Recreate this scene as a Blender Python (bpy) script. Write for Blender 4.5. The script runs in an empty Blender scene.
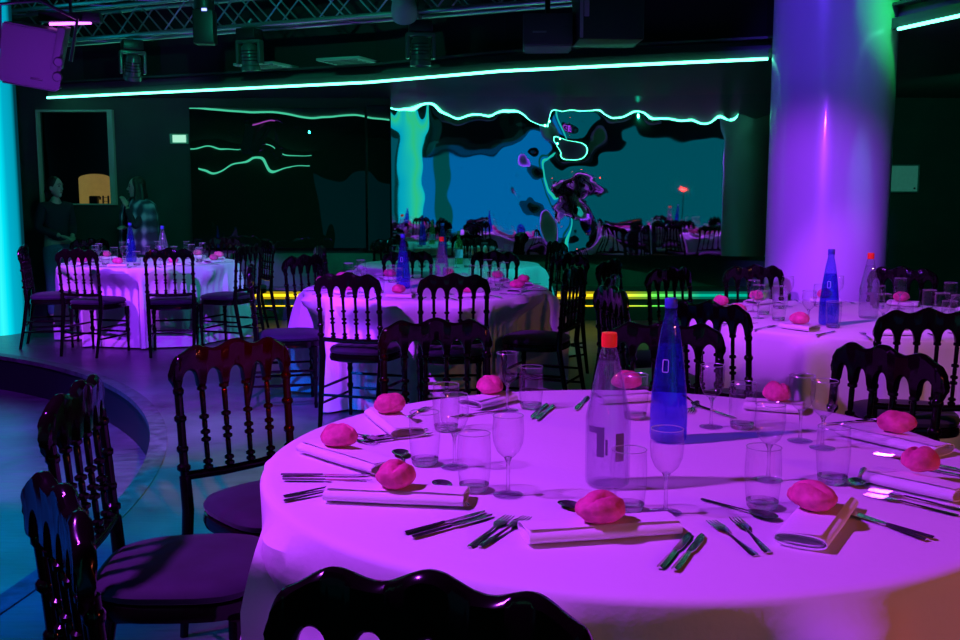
import bpy, bmesh, math, random
from mathutils import Vector, Matrix, noise
random.seed(7)
PI = math.pi
COL = bpy.context.scene.collection
SC = bpy.context.scene
SC.view_settings.view_transform = 'Standard'
SC.view_settings.look = 'None'

# ------------------------------------------------------------------ helpers
def link(o, parent=None):
    COL.objects.link(o)
    if parent: o.parent = parent
    return o
def tag(o, label=None, cat=None, group=None, kind=None):
    if label: o['label'] = label
    if cat: o['category'] = cat
    if group: o['group'] = group
    if kind: o['kind'] = kind
    return o
def thing(name, label, cat, loc=(0, 0, 0), rz=0, group=None):
    o = bpy.data.objects.new(name, None); o.empty_display_size = .1
    COL.objects.link(o); o.location = loc; o.rotation_euler = (0, 0, rz)
    return tag(o, label, cat, group)
def copy_tree(o, parent=None):
    c = o.copy(); COL.objects.link(c)
    if parent: c.parent = parent
    for ch in list(o.children): copy_tree(ch, c)
    return c
def finish(name, bm, mat, parent=None, smooth=True):
    me = bpy.data.meshes.new(name)
    bm.normal_update(); bm.to_mesh(me); bm.free()
    mats = mat if isinstance(mat, (list, tuple)) else [mat]
    for m in mats: me.materials.append(m)
    if smooth:
        for p in me.polygons: p.use_smooth = True
        try: me.set_sharp_from_angle(angle=math.radians(42))
        except Exception: pass
    return link(bpy.data.objects.new(name, me), parent)
def struct(name, bm, mat, smooth=False):
    o = finish(name, bm, mat, None, smooth); o['kind'] = 'structure'; return o
def box(bm, c, s, rot=None, bev=0):
    m = Matrix.Translation(c)
    if rot is not None: m = m @ rot
    r = bmesh.ops.create_cube(bm, size=1, matrix=m @ Matrix.Diagonal((s[0], s[1], s[2], 1)))
    if bev:
        es = list({e for v in r['verts'] for e in v.link_edges})
        bmesh.ops.bevel(bm, geom=es, offset=bev, segments=2, affect='EDGES', profile=.6)
def BOX(c, s, rot=None, bev=0):
    bm = bmesh.new(); box(bm, c, s, rot, bev); return bm
def frame_of(d):
    d = d.normalized()
    a = Vector((0, 0, 1)) if abs(d.z) < .9 else Vector((1, 0, 0))
    u = d.cross(a).normalized(); return u, d.cross(u)
def tube(bm, pts, r, seg=10, cap=True):
    pts = [Vector(p) for p in pts]
    rs = r if isinstance(r, (list, tuple)) else [r]*len(pts)
    rings = []; u = None
    for i, p in enumerate(pts):
        d = (pts[min(i+1, len(pts)-1)] - pts[max(i-1, 0)]).normalized()
        if u is None: u, v = frame_of(d)
        else:
            u = (u - d*u.dot(d)).normalized(); v = d.cross(u)
        rings.append([bm.verts.new(p + (u*math.cos(2*PI*k/seg) + v*math.sin(2*PI*k/seg))*rs[i]) for k in range(seg)])
    for a, b in zip(rings, rings[1:]):
        for k in range(seg): bm.faces.new((a[k], a[(k+1) % seg], b[(k+1) % seg], b[k]))
    if cap:
        bm.faces.new(rings[0][::-1]); bm.faces.new(rings[-1])
def TUBE(pts, r, seg=10):
    bm = bmesh.new(); tube(bm, pts, r, seg); return bm
def lathe(bm, prof, seg=24, base=(0, 0, 0), axis=None, caps=True):
    """prof: list of (r,z). axis: optional Matrix"""
    base = Vector(base); rings = []
    M = axis or Matrix.Identity(4)
    for r, z in prof:
        if r < 1e-6: rings.append([bm.verts.new(base + (M @ Vector((0, 0, z))))])
        else: rings.append([bm.verts.new(base + (M @ Vector((r*math.cos(2*PI*k/seg), r*math.sin(2*PI*k/seg), z)))) for k in range(seg)])
    for a, b in zip(rings, rings[1:]):
        if len(a) == 1 and len(b) == 1: continue
        if len(a) == 1:
            for k in range(seg): bm.faces.new((a[0], b[(k+1) % seg], b[k]))
        elif len(b) == 1:
            for k in range(seg): bm.faces.new((a[k], a[(k+1) % seg], b[0]))
        else:
            for k in range(seg): bm.faces.new((a[k], a[(k+1) % seg], b[(k+1) % seg], b[k]))
def LATHE(prof, seg=24, base=(0, 0, 0), axis=None):
    bm = bmesh.new(); lathe(bm, prof, seg, base, axis); return bm
def align(p, q):
    d = (Vector(q)-Vector(p)).normalized()
    return d.to_track_quat('Z', 'Y').to_matrix().to_4x4()
ORD = ['', 'second ', 'third ', 'fourth ', 'fifth ', 'sixth ', 'seventh ', 'eighth ', 'ninth ', 'tenth ', 'eleventh ', 'twelfth ']

# ------------------------------------------------------------------ materials
def mat(name, col, rough=.5, metal=0, spec=.5, emit=None, es=0, coat=0, noise_amt=0, noise_scale=20, bump=0, sheen=0):
    m = bpy.data.materials.new(name); m.use_nodes = True
    nt = m.node_tree; b = nt.nodes['Principled BSDF']
    b.inputs['Base Color'].default_value = (*col, 1); b.inputs['Roughness'].default_value = rough
    b.inputs['Metallic'].default_value = metal; b.inputs['Specular IOR Level'].default_value = spec
    b.inputs['Coat Weight'].default_value = coat; b.inputs['Coat Roughness'].default_value = .08
    b.inputs['Sheen Weight'].default_value = sheen
    if emit: b.inputs['Emission Color'].default_value = (*emit, 1); b.inputs['Emission Strength'].default_value = es
    if noise_amt or bump:
        tc = nt.nodes.new('ShaderNodeTexCoord'); n = nt.nodes.new('ShaderNodeTexNoise')
        n.inputs['Scale'].default_value = noise_scale; n.inputs['Detail'].default_value = 5
        nt.links.new(tc.outputs['Object'], n.inputs['Vector'])
        if noise_amt:
            r = nt.nodes.new('ShaderNodeValToRGB')
            r.color_ramp.elements[0].position = .3; r.color_ramp.elements[1].position = .7
            r.color_ramp.elements[0].color = (*[c*(1-noise_amt) for c in col], 1)
            r.color_ramp.elements[1].color = (*[min(1, c*(1+noise_amt)) for c in col], 1)
            nt.links.new(n.outputs['Fac'], r.inputs['Fac']); nt.links.new(r.outputs['Color'], b.inputs['Base Color'])
        if bump:
            bp = nt.nodes.new('ShaderNodeBump'); bp.inputs['Strength'].default_value = bump; bp.inputs['Distance'].default_value = .01
            nt.links.new(n.outputs['Fac'], bp.inputs['Height']); nt.links.new(bp.outputs['Normal'], b.inputs['Normal'])
    return m
def emit_mat(name, col, s):
    m = bpy.data.materials.new(name); m.use_nodes = True; nt = m.node_tree; nt.nodes.clear()
    e = nt.nodes.new('ShaderNodeEmission'); e.inputs['Color'].default_value = (*col, 1); e.inputs['Strength'].default_value = s
    o = nt.nodes.new('ShaderNodeOutputMaterial'); nt.links.new(e.outputs[0], o.inputs[0]); return m
def emit_ramp(name, axis, stops, s, lo, hi):
    """emission whose colour runs along one object axis from lo to hi"""
    m = bpy.data.materials.new(name); m.use_nodes = True; nt = m.node_tree; nt.nodes.clear()
    tc = nt.nodes.new('ShaderNodeTexCoord'); sp = nt.nodes.new('ShaderNodeSeparateXYZ'); mr = nt.nodes.new('ShaderNodeMapRange')
    mr.inputs['From Min'].default_value = lo; mr.inputs['From Max'].default_value = hi
    r = nt.nodes.new('ShaderNodeValToRGB'); el = r.color_ramp.elements
    while len(el) < len(stops): el.new(.5)
    for e, (p, c) in zip(el, stops): e.position = p; e.color = (*c, 1)
    e = nt.nodes.new('ShaderNodeEmission'); e.inputs['Strength'].default_value = s
    o = nt.nodes.new('ShaderNodeOutputMaterial')
    nt.links.new(tc.outputs['Object'], sp.inputs[0]); nt.links.new(sp.outputs[axis], mr.inputs[0])
    nt.links.new(mr.outputs[0], r.inputs[0]); nt.links.new(r.outputs[0], e.inputs[0]); nt.links.new(e.outputs[0], o.inputs[0])
    return m
def glass_mat(name, tint, spec=1.0, body=None, bodyw=0, edge=None, lo=.04, rough=.03):
    """thin-walled glass: clear film that gets more reflective toward grazing angles"""
    m = bpy.data.materials.new(name); m.use_nodes = True; nt = m.node_tree; nt.nodes.clear()
    t = nt.nodes.new('ShaderNodeBsdfTransparent'); t.inputs[0].default_value = (*tint, 1)
    g = nt.nodes.new('ShaderNodeBsdfGlossy'); g.inputs['Roughness'].default_value = rough; g.inputs[0].default_value = (spec, spec, spec, 1)
    lw = nt.nodes.new('ShaderNodeLayerWeight'); lw.inputs['Blend'].default_value = .07
    mr = nt.nodes.new('ShaderNodeMapRange'); mr.inputs['To Min'].default_value = lo; mr.inputs['To Max'].default_value = .9
    mx = nt.nodes.new('ShaderNodeMixShader'); o = nt.nodes.new('ShaderNodeOutputMaterial')
    nt.links.new(lw.outputs['Facing'], mr.inputs[0]); nt.links.new(mr.outputs[0], mx.inputs[0])
    src = t.outputs[0]
    if edge:
        l2 = nt.nodes.new('ShaderNodeLayerWeight'); l2.inputs['Blend'].default_value = .10
        mc = nt.nodes.new('ShaderNodeMix'); mc.data_type = 'RGBA'; mc.inputs[6].default_value = (*tint, 1); mc.inputs[7].default_value = (*edge, 1)
        nt.links.new(l2.outputs['Facing'], mc.inputs[0]); nt.links.new(mc.outputs[2], t.inputs[0])
    if body:
        d = nt.nodes.new('ShaderNodeBsdfDiffuse'); d.inputs[0].default_value = (*body, 1)
        tl = nt.nodes.new('ShaderNodeBsdfTranslucent'); tl.inputs[0].default_value = (*body, 1)
        m0 = nt.nodes.new('ShaderNodeMixShader'); m0.inputs[0].default_value = .5
        nt.links.new(d.outputs[0], m0.inputs[1]); nt.links.new(tl.outputs[0], m0.inputs[2])
        m1 = nt.nodes.new('ShaderNodeMixShader'); m1.inputs[0].default_value = bodyw
        nt.links.new(t.outputs[0], m1.inputs[1]); nt.links.new(m0.outputs[0], m1.inputs[2]); src = m1.outputs[0]
    nt.links.new(src, mx.inputs[1]); nt.links.new(g.outputs[0], mx.inputs[2]); nt.links.new(mx.outputs[0], o.inputs[0])
    return m
M = dict(
    lacquer=mat('black_lacquer', (.0045, .002, .0026), .14, spec=.22),
    velvet=mat('dark_velvet', (.011, .009, .022), .8, sheen=.10, noise_amt=.35, noise_scale=14),
    cloth=mat('white_cloth', (.80, .80, .80), .95, spec=.1, bump=.12, noise_scale=45),
    napkin=mat('napkin_cloth', (.84, .84, .84), .95, spec=.1, bump=.12, noise_scale=90),
    bread=mat('bread_crust', (.93, .10, .26), .65, noise_amt=.4, noise_scale=30, bump=.8),
    steel=mat('steel', (.85, .85, .87), .26, metal=1),
    glass=glass_mat('thin_glass', (.99, .99, .99), edge=(.38, .35, .50), lo=.03, rough=.05),
    foot=glass_mat('thick_glass', (.90, .90, .94), edge=(.5, .5, .62), lo=.09),
    rim=glass_mat('rim_highlight', (.95, .95, .97), lo=.40, rough=.12, body=(.95, .95, 1.0), bodyw=.7),  # white body paints the highlight along the glass rims
    blue_glass=glass_mat('blue_glass', (.52, .56, .97), edge=(.16, .20, .75), body=(.12, .16, .9), bodyw=.10),
    clear_glass=glass_mat('bottle_glass', (.95, .95, .97), edge=(.5, .48, .62), body=(.75, .75, .85), bodyw=.04),
    green_glass=glass_mat('green_glass', (.5, .85, .5), body=(.3, .6, .2), bodyw=.2),
    water=glass_mat('water', (.92, .92, .97), edge=(.5, .5, .65), body=(.8, .8, .9), bodyw=.07),
    red_cap=mat('red_plastic', (.85, .03, .02), .35, emit=(1, .02, .01), es=.18),  # faint red glow put into the cap colour
    blue_cap=mat('blue_plastic', (.05, .08, .5), .4),
    grey_label=mat('grey_print', (.16, .12, .22), .6), pale_label=mat('pale_print', (.6, .62, .85), .6),
    yellow_label=mat('yellow_print', (.85, .7, .05), .6, emit=(.9, .7, .05), es=.25),  # faint yellow glow put into the print
    dark_wall=mat('dark_wall', (.014, .034, .030), .7, noise_amt=.2, noise_scale=3),
    wains=mat('wainscot', (.03, .13, .09), .6, noise_amt=.2, noise_scale=5),
    ceiling=mat('dark_ceiling', (.010, .014, .016), .8),
    soffit=mat('soffit_paint', (.05, .07, .06), .45),
    riser=mat('riser_black', (.010, .010, .014), .5),
    plinth=mat('plinth_gloss', (.02, .07, .06), .25),
    alu=mat('aluminium', (.55, .58, .60), .32, metal=.85),
    black=mat('black_plastic', (.012, .012, .014), .45),
    black_metal=mat('black_metal', (.02, .022, .024), .35, metal=.3),
    cabinet=mat('speaker_cabinet', (.10, .09, .11), .55, bump=.1, noise_scale=120),
    grille=mat('speaker_grille', (.03, .03, .04), .5),
    lens=mat('lens', (.05, .06, .07), .05, coat=1),
    led=emit_mat('led_mint', (.10, 1.0, .58), 7.0),
    led_violet=emit_mat('led_violet', (.75, .12, 1.0), 5.0),
    led_blue=emit_mat('led_blue', (.2, .25, 1.0), 4.0),
    exit_lit=emit_mat('exit_panel', (.45, 1.0, .72), .9),
    exit_body=mat('exit_body', (.05, .3, .18), .5, emit=(.05, .5, .3), es=.15),
    frame_grey=mat('frame_grey', (.12, .22, .2), .5),
    paper=mat('paper', (.30, .50, .46), .7, noise_amt=.06, noise_scale=30, emit=(.05, .25, .2), es=.22),  # teal light on the sheet put in as colour and glow
    warm_glow=mat('warm_glow', (.75, .5, .18), .8, noise_amt=.15, noise_scale=6, emit=(.85, .50, .12), es=.26),  # warm lamplight put into the surface as emission
    warm_lamp=emit_mat('warm_lamp', (1.0, .75, .35), 6),
    skin=mat('skin', (.45, .30, .24), .55), hair=mat('dark_hair', (.018, .012, .010), .5),
    navy=mat('navy_knit', (.018, .016, .03), .9), denim=mat('blue_denim', (.10, .17, .30), .9, noise_amt=.15, noise_scale=60),
    shoe=mat('shoe', (.02, .02, .02), .5), lip=mat('lip', (.35, .12, .12), .5), eye=mat('eye', (.03, .02, .02), .2),
)
# polished concrete floor
def floor_material():
    m = mat('polished_floor', (.13, .13, .14), .32, noise_amt=0); nt = m.node_tree; b = nt.nodes['Principled BSDF']
    tc = nt.nodes.new('ShaderNodeTexCoord'); n = nt.nodes.new('ShaderNodeTexNoise'); n.inputs['Scale'].default_value = 2.2; n.inputs['Detail'].default_value = 9
    n2 = nt.nodes.new('ShaderNodeTexNoise'); n2.inputs['Scale'].default_value = 18; n2.inputs['Detail'].default_value = 6
    mp = nt.nodes.new('ShaderNodeMapping'); mp.inputs['Scale'].default_value = (.35, 2.2, 1)
    nt.links.new(tc.outputs['Object'], n.inputs['Vector']); nt.links.new(tc.outputs['Object'], mp.inputs[0]); nt.links.new(mp.outputs[0], n2.inputs['Vector'])
    r = nt.nodes.new('ShaderNodeValToRGB'); r.color_ramp.elements[0].color = (.03, .03, .033, 1); r.color_ramp.elements[1].color = (.15, .15, .155, 1)
    r.color_ramp.elements[0].position = .3; r.color_ramp.elements[1].position = .72
    mx = nt.nodes.new('ShaderNodeMix'); mx.inputs[0].default_value = .5
    nt.links.new(n.outputs['Fac'], mx.inputs[2]); nt.links.new(n2.outputs['Fac'], mx.inputs[3])
    nt.links.new(mx.outputs[0], r.inputs[0]); nt.links.new(r.outputs[0], b.inputs['Base Color'])
    rr = nt.nodes.new('ShaderNodeMapRange'); rr.inputs['To Min'].default_value = .2; rr.inputs['To Max'].default_value = .5
    nt.links.new(n2.outputs['Fac'], rr.inputs[0]); nt.links.new(rr.outputs[0], b.inputs['Roughness'])
    bp = nt.nodes.new('ShaderNodeBump'); bp.inputs['Strength'].default_value = .12; bp.inputs['Distance'].default_value = .01
    nt.links.new(n2.outputs['Fac'], bp.inputs['Height']); nt.links.new(bp.outputs[0], b.inputs['Normal'])
    return m
M['floor'] = floor_material()
def solid_glass(name, w):
    m = glass_mat(name, (.93, .93, .96), edge=(.5, .5, .62), lo=.18, rough=.10); nt = m.node_tree
    o = [n for n in nt.nodes if n.type == 'OUTPUT_MATERIAL'][0]; src = o.inputs[0].links[0].from_socket
    g = nt.nodes.new('ShaderNodeBsdfGlass'); g.inputs['IOR'].default_value = 1.45; g.inputs['Roughness'].default_value = .0
    mx = nt.nodes.new('ShaderNodeMixShader'); mx.inputs[0].default_value = w
    nt.links.new(src, mx.inputs[1]); nt.links.new(g.outputs[0], mx.inputs[2]); nt.links.new(mx.outputs[0], o.inputs[0]); return m
M['solid'] = solid_glass('solid_glass', .5)
def mirror_mat(name, tint, rough):
    m = bpy.data.materials.new(name); m.use_nodes = True; b = m.node_tree.nodes['Principled BSDF']
    b.inputs['Base Color'].default_value = (*tint, 1); b.inputs['Metallic'].default_value = 1; b.inputs['Roughness'].default_value = rough
    return m
M['mirror'] = mirror_mat('mirror_film', (.80, .97, .95), .02)
M['dark_mirror'] = mat('smoked_mirror', (.004, .012, .010), .0, spec=1.0)
M['pane'] = glass_mat('window_pane', (.75, .85, .82))
def plaid_material():
    m = mat('plaid_wool', (.2, .25, .3), .95); nt = m.node_tree; b = nt.nodes['Principled BSDF']
    tc = nt.nodes.new('ShaderNodeTexCoord'); 
    fac = []
    for ax, sc in (('X', 11), ('Z', 7)):
        w = nt.nodes.new('ShaderNodeTexWave'); w.bands_direction = ax; w.inputs['Scale'].default_value = sc/3.2; w.inputs['Distortion'].default_value = 0
        nt.links.new(tc.outputs['Object'], w.inputs['Vector']); fac.append(w)
    mx = nt.nodes.new('ShaderNodeMath'); mx.operation = 'MULTIPLY_ADD'; mx.inputs[1].default_value = .6
    nt.links.new(fac[0].outputs['Fac'], mx.inputs[0]); 
    m2 = nt.nodes.new('ShaderNodeMath'); m2.operation = 'MULTIPLY'; m2.inputs[1].default_value = .4
    nt.links.new(fac[1].outputs['Fac'], m2.inputs[0]); nt.links.new(m2.outputs[0], mx.inputs[2])
    r = nt.nodes.new('ShaderNodeValToRGB'); el = r.color_ramp.elements
    el[0].position = .35; el[0].color = (.02, .03, .05, 1); el[1].position = .9; el[1].color = (.30, .36, .42, 1)
    e = el.new(.6); e.color = (.06, .10, .15, 1)
    nt.links.new(mx.outputs[0], r.inputs[0]); nt.links.new(r.outputs[0], b.inputs['Base Color'])
    return m
M['plaid'] = plaid_material()

# ------------------------------------------------------------------ room shell
X0, X1, Y0, Y1, ZC = -13.4, 7.0, -4.0, 11.5, 3.75
DC, DR, DZ = (-7.155, 4.0), 5.513, -.30
def ring_floor():
    bm = bmesh.new(); n = 192; a = []; b = []
    for k in range(n):
        t = 2*PI*k/n; c, s = math.cos(t), math.sin(t)
        a.append(bm.verts.new((DC[0]+DR*c, DC[1]+DR*s, 0)))
        ts = []
        if c > 1e-9: ts.append((X1-DC[0])/c)
        if c < -1e-9: ts.append((X0-DC[0])/c)
        if s > 1e-9: ts.append((Y1-DC[1])/s)
        if s < -1e-9: ts.append((Y0-DC[1])/s)
        d = min(ts); b.append(bm.verts.new((DC[0]+d*c, DC[1]+d*s, 0)))
    for k in range(n): bm.faces.new((a[k], b[k], b[(k+1) % n], a[(k+1) % n]))
    return bm
struct('floor', ring_floor(), M['floor'])
bm = bmesh.new(); bmesh.ops.create_circle(bm, cap_ends=True, segments=192, radius=DR+.02, matrix=Matrix.Translation((DC[0], DC[1], DZ)))
struct('floor.001', bm, M['floor'])
# riser of the sunken floor and the tiled band along its rim
bm = bmesh.new(); lathe(bm, [(DR+.001, DZ), (DR+.001, -.012)], 192, (DC[0], DC[1], 0)); struct('trim_1', bm, M['riser'], True)
rim = mat('rim_band', (.075, .07, .075), .5, noise_amt=.6, noise_scale=14, bump=.4)
bm = bmesh.new(); lathe(bm, [(DR-.012, -.03), (DR-.012, .004), (DR+.085, .004), (DR+.085, -.002)], 192, (DC[0], DC[1], 0)); struct('trim_2', bm, rim, True)
W = Y1
WX = (-5.003, -4.136); WZ = (1.287, 2.352)
bm = bmesh.new()                                  # back wall round the window opening
for x0, x1, z0, z1 in ((X0, WX[0], 0, ZC), (WX[1], X1, 0, ZC), (WX[0], WX[1], 0, WZ[0]), (WX[0], WX[1], WZ[1], ZC)):
    box(bm, ((x0+x1)/2, W+.06, (z0+z1)/2), (x1-x0, .12, z1-z0))
struct('wall_back', bm, M['dark_wall'])
for nm, c, s in (('wall_left', (X0-.05, (Y0+Y1)/2, ZC/2+DZ/2), (.1, Y1-Y0, ZC-DZ)), ('wall_right', (X1+.05, (Y0+Y1)/2, ZC/2), (.1, Y1-Y0, ZC)),
                 ('wall_rear', ((X0+X1)/2, Y0-.05, ZC/2), (X1-X0, .1, ZC))):
    struct(nm, BOX(c, s), M['dark_wall'])
struct('ceiling', BOX(((X0+X1)/2, (Y0+Y1)/2, ZC+.05), (X1-X0, Y1-Y0, .1)), M['ceiling'])
# green panelling under the mirrors
struct('baseboard_back', BOX((.05, W-.012, .37), (6.9, .024, .73)), M['wains'])
# window into the small lit room behind the left wall
bm = bmesh.new()
for c, s in (((WX[1]-.03, W-.01, (WZ[0]+WZ[1])/2), (.06, .1, WZ[1]-WZ[0])), ((WX[0]+.01, W-.01, (WZ[0]+WZ[1])/2), (.02, .08, WZ[1]-WZ[0])),
             (((WX[0]+WX[1])/2, W-.01, WZ[1]-.01), (WX[1]-WX[0], .08, .02)), (((WX[0]+WX[1])/2, W-.01, WZ[0]+.008), (WX[1]-WX[0], .08, .016))):
    box(bm, c, s)
wf = struct('window_1', bm, mat('window_frame', (.10, .22, .19), .5, emit=(.05, .3, .2), es=.08))  # faint green glow put into the frame colour
bm = bmesh.new(); n = 40
vs = []
for i in range(n+1):
    x = WX[0]+.02+(WX[1]-WX[0]-.08)*i/n; row = []
    for j in range(n+1):
        z = WZ[0]+.016+(WZ[1]-WZ[0]-.036)*j/n
        row.append(bm.verts.new((x, W-.01+.034*(z-1.287)+.004*noise.noise((x*2.6, 3.3, z*1.7)), z)))
    vs.append(row)
for i in range(n):
    for j in range(n): bm.faces.new((vs[i][j], vs[i+1][j], vs[i+1][j+1], vs[i][j+1]))
pane = finish('window_pane', bm, M['pane'], wf)
# little back room
bm = bmesh.new()
box(bm, (-4.6, W+1.55, 1.8), (2.2, .06, 3.0)); box(bm, (-5.6, W+.85, 1.8), (.06, 1.4, 3.0)); box(bm, (-3.55, W+.85, 1.8), (.06, 1.4, 3.0))
box(bm, (-4.6, W+.85, 3.2), (2.2, 1.5, .06)); box(bm, (-4.6, W+.85, .6), (2.2, 1.5, .06))
struct('wall_alcove', bm, mat('alcove_black', (.0025, .003, .003), .9, spec=.1))
# flat arch panel, its warm lamplight put in as glow
bm = bmesh.new(); pts = []
ax0, ax1, az0, az1 = -5.17, -4.75, 1.24, 1.67
for k in range(13):
    t = PI*k/12; pts.append((ax1-(ax1-ax0)*(.5-.5*math.cos(t)), az1-.06+.06*math.sin(t)))
pts = [(ax1, az0)] + pts + [(ax0, az0)]
f = [bm.verts.new((x, W+1.50, z)) for x, z in pts]; bm.faces.new(f)
struct('wall_alcove.001', bm, M['warm_glow'])
t = thing('coffee_machine', 'small dark machine silhouetted against the yellow lit arch behind the left window', 'machine', (-4.92, W+1.42, 1.24))
finish('body', BOX((-.03, 0, .075), (.11, .08, .15), None, .02), M['black'], t)
finish('spout', TUBE([(.04, -.02, .14), (.06, -.03, .13), (.06, -.03, .10)], .012, 8), M['black'], t)
t = thing('wire_rack', 'small dark wire rack in front of the yellow lit arch behind the left window', 'rack', (-4.80, W+1.42, 1.24))
for k in range(3): finish('shelf', BOX((0, 0, .03+.05*k), (.07, .05, .006)), M['black'], t)
for k in (-1, 1): finish('post', BOX((.033*k, 0, .075), (.006, .05, .15)), M['black'], t)
finish('bowl', LATHE([(.0, .035), (.02, .036), (.03, .055)], 12), M['warm_glow'], t)  # bowl shares the painted warm glow of the arch
tag(finish('counter', BOX((-4.95, W+1.38, 1.215), (.75, .25, .05)), M['black']), 'dark counter below the yellow lit arch behind the left window', 'counter')

# smoked mirrors and the crumpled mirror film on the back wall
def wavy(name, x0, x1, z0, z1, y, nx, nz, fn, m):
    bm = bmesh.new(); vs = []
    for i in range(nx+1):
        x = x0+(x1-x0)*i/nx
        vs.append([bm.verts.new((x, y - fn(x, z0+(z1-z0)*j/nz), z0+(z1-z0)*j/nz)) for j in range(nz+1)])
    for i in range(nx):
        for j in range(nz): bm.faces.new((vs[i][j], vs[i+1][j], vs[i+1][j+1], vs[i][j+1]))
    return finish(name, bm, m)
def dark_fn(x, z):
    return .062 - .034*(z-.8) + .0060*noise.noise((x*2.3, .7, z*1.1)) + .0012*noise.noise((x*5.5, 4.2, z*2.0))
tag(wavy('smoked_mirror', -3.274, -1.30, .80, 2.375, W-.022, 90, 60, dark_fn, M['dark_mirror']), 'large dark smoked mirror panel with wavy mint light lines, right of the exit sign', 'mirror')
tag(wavy('smoked_mirror', -1.27, -1.02, .775, 2.40, W-.022, 20, 60, dark_fn, M['dark_mirror']), 'narrow dark mirror strip at the left edge of the crumpled mirror', 'mirror')
def film_fn(x, z):
    u = (z-.727)/(2.485-.727)
    b = math.exp(-((x-.92)/.42)**2) * math.exp(-((u-.50)/.50)**2)
    # two flat panels set at an angle to each other, meeting in a crumpled fold
    s = x-1.0; w = .22
    d = .04 + .04*s + .16*math.sqrt(s*s+w*w)
    d += b*(1.0*(.055*noise.noise((x*1.9, 1.3, z*1.5))) + .016*noise.noise((x*3.8+z*1.5, 2.1, z*3.2)) + .0015*noise.noise((x*8, 6.1, z*7)))
    top = max(0, (u-.72)/.28)**1.5
    d += top*(.010*noise.noise((x*2.6, 5.1, z*1.2)) + .005*noise.noise((x*6.0, 7.7, z*2.6)))
    d += .0035*noise.noise((x*1.1, 9.1, z*.8)) + .0005*noise.noise((x*4, 3.1, z*4))
    return d
tag(wavy('mirror_film', -.981, 3.31, .727, 2.485, W-.03, 300, 150, film_fn, M['mirror']), 'wide crumpled mirror film on the back wall reflecting blue light', 'mirror')

# low plinth along the back wall with two light lines
struct('trim_3', BOX((.3, W-.19, .18), (6.6, .30, .36), None, .01), M['plinth'])
YEL, GRN, TEAL = (1.0, .62, .01), (.10, .75, .08), (.0, .30, .20)
ramp = [(0, YEL), (.17, (1, .75, .02)), (.26, TEAL), (.50, TEAL), (.60, YEL), (.70, (.8, .75, .02)), (.76, GRN), (.84, TEAL)]
led_r = emit_ramp('led_yellow_green', 0, ramp, 1.6, -2.9, 3.5)
led_g = emit_ramp('led_glow', 0, [(p, tuple(c*.42 for c in cc)) for p, cc in ramp], 1.0, -2.9, 3.5)
t = thing('light_strip', 'yellow and green light strip low on the plinth under the mirrors', 'light strip', (0, 0, 0))
finish('upper_line', BOX((.3, W-.347, .285), (6.4, .012, .030)), led_r, t)
finish('glow_band', BOX((.3, W-.344, .285), (6.4, .007, .085)), led_g, t)  # dimmer band painting the glow around the upper line
finish('lower_line', BOX((.3, W-.347, .165), (6.4, .012, .010)), led_r, t)

# soffit with the mint light line on its edge
EDGE = [(-4.82, 11.36), (-3.0, 10.62), (-1.077, 9.83), (.175, 8.95), (1.2, 8.55), (2.29, 8.15), (2.73, 6.71), (2.90, 6.22), (3.45, 4.2), (3.55, 2.0), (3.3, -.6), (2.2, -2.6)]
ZL = 2.505
def slab(poly, z0, z1):
    bm = bmesh.new(); lo = [bm.verts.new((x, y, z0)) for x, y in poly]; hi = [bm.verts.new((x, y, z1)) for x, y in poly]
    bm.faces.new(lo); bm.faces.new(hi[::-1])
    for k in range(len(poly)): bm.faces.new((lo[k], lo[(k+1) % len(poly)], hi[(k+1) % len(poly)], hi[k]))
    bmesh.ops.recalc_face_normals(bm, faces=bm.faces[:]); return bm
back = [(2.2, Y0+.02), (X1-.02, Y0+.02), (X1-.02, W-.02), (-4.82, W-.02)]
struct('ceiling.001', slab([(x+.006, y+.008) for x, y in EDGE] + back, ZL-.02, ZL+.05), M['soffit'])
struct('trim_4', slab([(x+.06, y+.14) for x, y in EDGE] + [(x, y) for x, y in back], ZL+.05, ZL+.13), mat('fascia', (.10, .13, .12), .5))
struct('trim_5', slab([(x-.0, y+.02) for x, y in EDGE] + [(x, y) for x, y in back], ZL+.13, ZL+.15), mat('fascia_lip', (.03, .045, .04), .4))
struct('trim_6', slab([(x+.05, y+.25) for x, y in EDGE] + [(x, y) for x, y in back], ZL+.15, ZC), M['ceiling'])
tag(finish('light_strip', TUBE([(x, y, ZL-.030) for x, y in EDGE[:6]], .012, 8), M['led']), 'long mint green light line along the low ceiling edge left of the column', 'light strip')
tag(finish('light_strip', TUBE([(x, y, ZL-.030) for x, y in EDGE[6:9]], .011, 8), M['led']), 'mint green light line at the upper right beyond the column', 'light strip')

for x, y, lb in ((-2.12, 10.16, 'pale square air vent panel above the mint light line, left one'), (-1.25, 9.80, 'pale square air vent panel above the mint light line, right one')):
    t = thing('air_vent', lb, 'vent', (x, y, ZL+.152), math.radians(-22))
    finish('panel', BOX((0, 0, .012), (.46, .46, .024), None, .004), mat('vent_paint', (.30, .42, .36), .6), t)
    for k in range(5): finish('slat', BOX((0, -.16+.08*k, -.003), (.36, .012, .008)), M['soffit'], t)
# the hall behind the camera, seen only in the mirrors
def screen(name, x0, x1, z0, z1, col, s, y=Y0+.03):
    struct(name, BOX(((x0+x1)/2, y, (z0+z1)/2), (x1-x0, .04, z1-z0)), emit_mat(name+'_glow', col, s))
screen('rear_screen_blue', 1.95, 6.2, .3, 2.45, (.0, .28, .85), .42)  # unseen projection screen glowing blue, not a wall section
screen('rear_screen_teal', -4.2, 1.30, .2, 2.9, (.0, .25, .36), .29)  # unseen projection screen glowing teal, hung on the rear wall
screen('rear_dim_strip', 2.45, 2.95, .3, 2.45, (.0, .16, .17), .38, Y0+.09)  # added dim strip, makes the dark patch in the mirrored blue screen

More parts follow.
